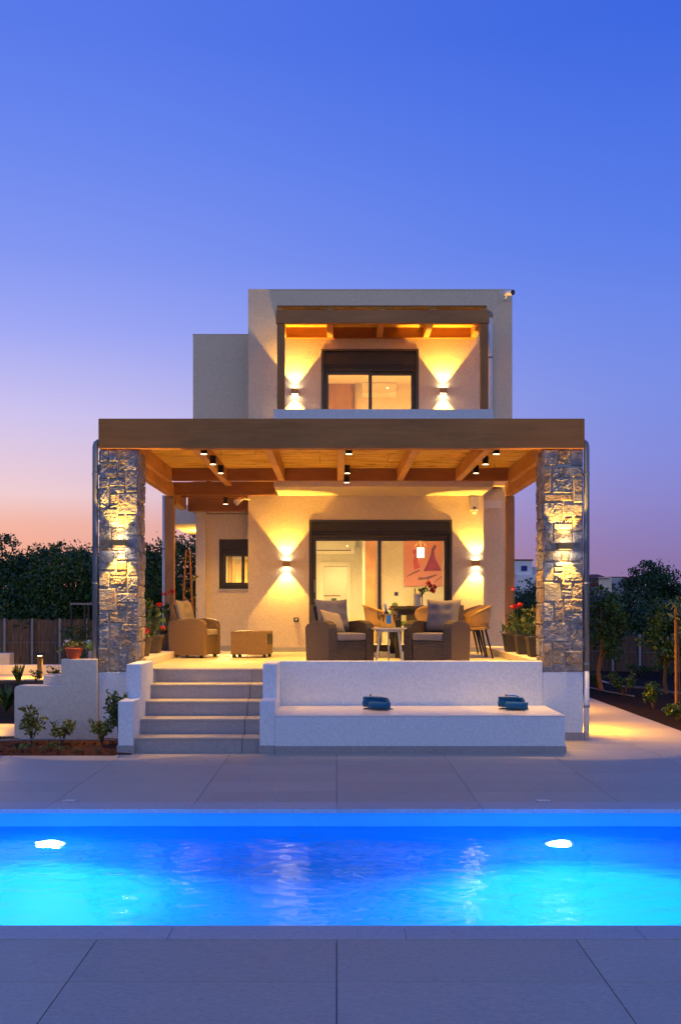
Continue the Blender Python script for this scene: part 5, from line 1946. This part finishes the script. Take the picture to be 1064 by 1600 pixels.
# rolled towels on the bench
def towel(px, py, Y, lab, tagmat):
    x, _, z = P(px, py, Y)
    z = .434
    t = thing('rolled_towel', (x, Y, z), lab, 'towel', 'rolled towels on the bench', R(-27), False)

    def roll(cx, cy_, cz, rad, ln, nm, turns=3.2, fold=.0):
        n = 44
        vs, fs = [], []
        sp = []
        for k in range(n + 1):
            t_ = turns * 2 * math.pi * k / n
            rr2 = rad * (.18 + .82 * k / n)
            sp.append((rr2 * math.cos(t_ + 1), rr2 * math.sin(t_ + 1) * .9))
        for q, (a, c) in enumerate(sp):
            for xx in (-ln / 2, -ln / 4, 0, ln / 4, ln / 2):
                wv = .004 * mnoise.noise(Vector((q * .4, xx * 14, cx * 9)))
                vs.append((cx + xx + (.006 * math.sin(q * .7) if abs(xx) > ln * .4 else 0), cy_ + a + wv, cz + c + wv))
        for k in range(n):
            for i in range(4):
                fs.append((k * 5 + i, k * 5 + i + 1, (k + 1) * 5 + i + 1, (k + 1) * 5 + i))
        o = MB().add(vs, fs).build(nm, M['towel'], t, smooth=True)
        md = o.modifiers.new('thick', 'SOLIDIFY')
        md.thickness = .013
        return o
    roll(-.035, .02, .080, .078, .29, 'large_roll')
    roll(.075, -.105, .056, .056, .25, 'small_roll', 2.4)
    MB().box(-.17, .16, -.05, .10, .0, .010).build('folded_base', M['towel_dark'], t, bevel=.004)
    MB().tube([(-.09, .0, .162), (.0, .0, .168), (.07, -.02, .160)], [.006, .011, .008], 6).build('tag', tagmat, t)
    MB().box(-.10, -.085, -.02, .02, .155, .175).build('clip', M['stake'], t)
    return t


towel(590, 1103, 12.95, 'rolled teal towel with a white tag on the bench, left one', M['plastic_white'])
towel(802, 1103, 12.95, 'rolled teal towel with a blue tag at the right end of the bench', M['blue_label'])


# ================================================================== fences
def fence(x0, y0, x1, y1, zb, zt, npost, lab):
    t = thing('reed_fence', (x0, y0, zb), lab, 'fence', 'reed fences round the plot')
    a, b_ = Vector((x0, y0, 0)), Vector((x1, y1, 0))
    for k in range(npost):
        p = a.lerp(b_, k / (npost - 1))
        MB().box(p.x - .028, p.x + .028, p.y - .10, p.y - .04, zb - .1, zt + .03).build('post', M['post_metal'], t)
        if k < npost - 1:
            q = a.lerp(b_, (k + 1) / (npost - 1))
            pn = MB()
            n = 26
            for i in range(n):
                u0 = p.lerp(q, i / n)
                u1 = p.lerp(q, (i + .94) / n)
                dy = random.uniform(-.012, .012)
                zt2 = zt + random.uniform(-.03, .02)
                pn.add([(u0.x, u0.y + dy, zb), (u1.x, u1.y + dy, zb), (u1.x, u1.y + dy, zt2), (u0.x, u0.y + dy, zt2),
                        (u0.x, u0.y + dy + .02, zb), (u1.x, u1.y + dy + .02, zb), (u1.x, u1.y + dy + .02, zt2), (u0.x, u0.y + dy + .02, zt2)],
                       [(0, 1, 2, 3), (5, 4, 7, 6), (3, 2, 6, 7), (1, 5, 6, 2), (4, 0, 3, 7)])
            pn.build('reed_panel', M['screen'], t)
        if k < npost - 1:
            MB().beam((p.x, p.y - .03, zb + (zt - zb) * .55), (q.x, q.y - .03, zb + (zt - zb) * .55), .01, .01).build('wire', M['post_metal'], t)


fence(-12.9, 28.3, -4.3, 28.3, -.05, 1.30, 13, 'brown reed fence with metal posts behind the left garden')
fence(5.85, 28.6, 12.6, 25.4, -.05, .90, 12, 'brown reed fence with metal posts behind the right bed')
# dark metal frame (small gate pergola) by the left fence
fr = thing('metal_frame', (-6.6, 27.4, 0), 'thin dark metal frame standing by the left fence near the pillar', 'frame')
for px in (112, 133, 139, 152):
    x = (px - PX0) * 27.4 / FPX
    MB().box(x - .025, x + .025, 27.38, 27.43, 0, 1.68).build('upright', M['black'], fr)
xa, xb = (112 - PX0) * 27.4 / FPX, (152 - PX0) * 27.4 / FPX
MB().box(xa - .025, xb, 27.375, 27.435, 1.682, 1.73).build('top_rail', M['hose'], fr)

# right bed: irrigation hoses and low shrubs
tag(MB().tube([P(926, 1046, 24.5)[:2] + (.02,), P(948, 1058, 23)[:2] + (.03,), P(975, 1066, 22)[:2] + (.02,), P(1010, 1069, 21.6)[:2] + (.03,), P(1050, 1077, 20.6)[:2] + (.02,), (7.6, 19.8, .02)], .022, 6).build('irrigation_hose', M['hose']), 'grey irrigation hose winding along the right bed below the fence', 'hose')
tag(MB().tube([P(915, 1066, 22.3)[:2] + (.0,), P(950, 1072, 21)[:2] + (.0,), P(990, 1078, 20)[:2] + (.0,)], .013, 6).build('irrigation_hose', M['hose']), 'thinner irrigation hose in the right bed, nearer the path', 'hose')
GRS = 'low shrubs in the right soil bed'
for i, (px, py, h, rw_, lab) in enumerate(((932, 1078, .40, .25, 'low dark shrub next to the right downpipe'), (975, 1088, .45, .3, 'low shrub in the right bed near the path edge'),
                                           (1000, 1058, .35, .45, 'wide low shrub before the middle fence posts'), (1020, 1108, .42, .28, 'low shrub in the right bed, closest to the path'),
                                           (1040, 1062, .5, .5, 'low shrub below the dense young tree'), (1058, 1125, .25, .2, 'small shrub at the right edge of the photo'))):
    Y = 1.70 * FPX / (py - PY0)
    shrub('low_shrub', (px - PX0) * Y / FPX, Y, GZ, h, rw_, lab, M['leaf_mid'], GRS, 160 + i, .06, 90, 34, 11)
vs, fs = [], []
nx, ny = 40, 60
for j in range(ny + 1):
    for i in range(nx + 1):
        x = 4.585 + 5.5 * i / nx
        y = 11.5 + 16 * j / ny
        e = min(1, (x - 4.585) / .2)
        z = -.02 + e * (.01 + .05 * mnoise.fractal(Vector((x * 1.2, y * 1.2, 4)), .9, 2.1, 4))
        vs.append((x, y, max(z, -.028)))
for j in range(ny):
    for i in range(nx):
        fs.append((j * (nx + 1) + i, j * (nx + 1) + i + 1, (j + 1) * (nx + 1) + i + 1, (j + 1) * (nx + 1) + i))
tag(MB().add(vs, fs).build('right_soil_bed', M['dark_soil'], smooth=True), kind='structure')

# ================================================================== far houses
Y = 150.0
x0, z0 = P(803, 920, Y)[0], 0
fh = thing('far_house', (26, Y, 0), 'distant white cubic house with a blue shutter between post and pillar', 'house')
a, b_ = P(804, 898, Y), P(831, 876, Y)
MB().box(a[0], b_[0], Y, Y + 4, a[2], b_[2]).build('tower', M['house_white'], fh)
MB().box(a[0] - .15, b_[0] + .15, Y - .1, Y + 4.1, b_[2], b_[2] + .18).build('roof_edge', M['roof_red'], fh)
e = P(850, 898, Y)
MB().box(a[0] + .2, e[0], Y - .6, Y + 6, 0, e[2]).build('wall', M['house_white'], fh)
f0, f1 = P(814, 892, Y), P(823, 884, Y)
MB().box(f0[0], f1[0], Y - .12, Y - .01, f0[2], f1[2]).build('shutter', M['shutter_blue'], fh)
e2 = P(838, 885, Y)
MB().box(b_[0] + .01, e2[0] + .8, Y + 1.2, Y + 4, e[2], e2[2]).build('side_block', M['house_grey'], fh)
Y = 190.0
fh = thing('far_house', (46, Y, 0), 'distant cream house with red tiled roof right of the right pillar', 'house')
a, b_ = P(935, 930, Y), P(955, 902, Y)
MB().box(a[0], b_[0], Y, Y + 8, 0, b_[2]).build('wall', M['house_cream'], fh)
c0_, c1_ = P(912, 930, Y), P(935, 904, Y)
MB().box(c0_[0], c1_[0] - .01, Y + .8, Y + 8, 0, c1_[2]).build('porch_wall', M['house_grey'], fh)
for px in (917, 926):
    w0, w1 = P(px, 917, Y), P(px + 7, 906, Y)
    MB().box(w0[0], w1[0], Y + .6, Y + .78, w0[2], w1[2]).build('window', M['window_dark'], fh)
w0, w1 = P(918, 915, Y), P(935, 911, Y)
MB().box(w0[0], w1[0], Y + .3, Y + .58, w0[2], w1[2]).build('awning', M['roof_red'], fh)
r0_, r1_, ra = P(912, 904, Y), P(952, 902, Y), P(936, 896.5, Y)
MB().add([(r0_[0], Y - .3, r0_[2]), (r1_[0], Y - .3, r0_[2]), (r1_[0], Y + 8, r0_[2]), (r0_[0], Y + 8, r0_[2]), (ra[0] - .6, Y + 3.5, ra[2]), (ra[0] + .6, Y + 3.5, ra[2])],
         [(0, 1, 5, 4), (1, 2, 5), (2, 3, 4, 5), (3, 0, 4), (3, 2, 1, 0)]).build('roof', M['roof_red'], fh)
fh = thing('far_house', (54, Y, 0), 'distant grey flat roofed house left of the big right tree', 'house')
a, b_ = P(956, 930, Y), P(983, 902, Y)
MB().box(a[0], b_[0], Y + 2, Y + 9, 0, b_[2]).build('wall', M['house_grey'], fh)
MB().box(a[0] - .1, b_[0] + .1, Y + 1.9, Y + 9.1, b_[2], b_[2] + .15).build('roof_edge', M['window_dark'], fh)
w0, w1 = P(958, 920, Y), P(963, 911, Y)
MB().box(w0[0], w1[0], Y + 1.8, Y + 1.98, w0[2], w1[2]).build('window', M['window_dark'], fh)
fh = thing('far_house', (58, Y, 0), 'distant low house with a sloping red roof partly behind the right tree', 'house')
a, b_ = P(979, 930, Y), P(1004, 908, Y)
MB().box(a[0] + .3, b_[0], Y - 1, Y + 5, 0, b_[2]).build('wall', M['window_dark'], fh)
r0_, r1_ = P(979, 904, Y), P(1006, 909, Y)
MB().prism([(r0_[0], r0_[2]), (r1_[0], r1_[2]), (r1_[0], r1_[2] + .25), (r0_[0] + 1.5, r0_[2] + .35), (r0_[0], r0_[2] + .25)], 'y', Y - 1.8, Y + 5.5).build('roof', M['roof_red'], fh)
w0, w1 = P(984, 930, Y), P(1000, 919, Y)
MB().box(w0[0], w1[0], Y - 1.6, Y - 1.2, 0, w1[2]).build('terrace_wall', M['house_white'], fh)

for o in list(bpy.data.objects):
    if '_o' in o:
        del o['_o']

print('LEAVES', LEAVES[0])
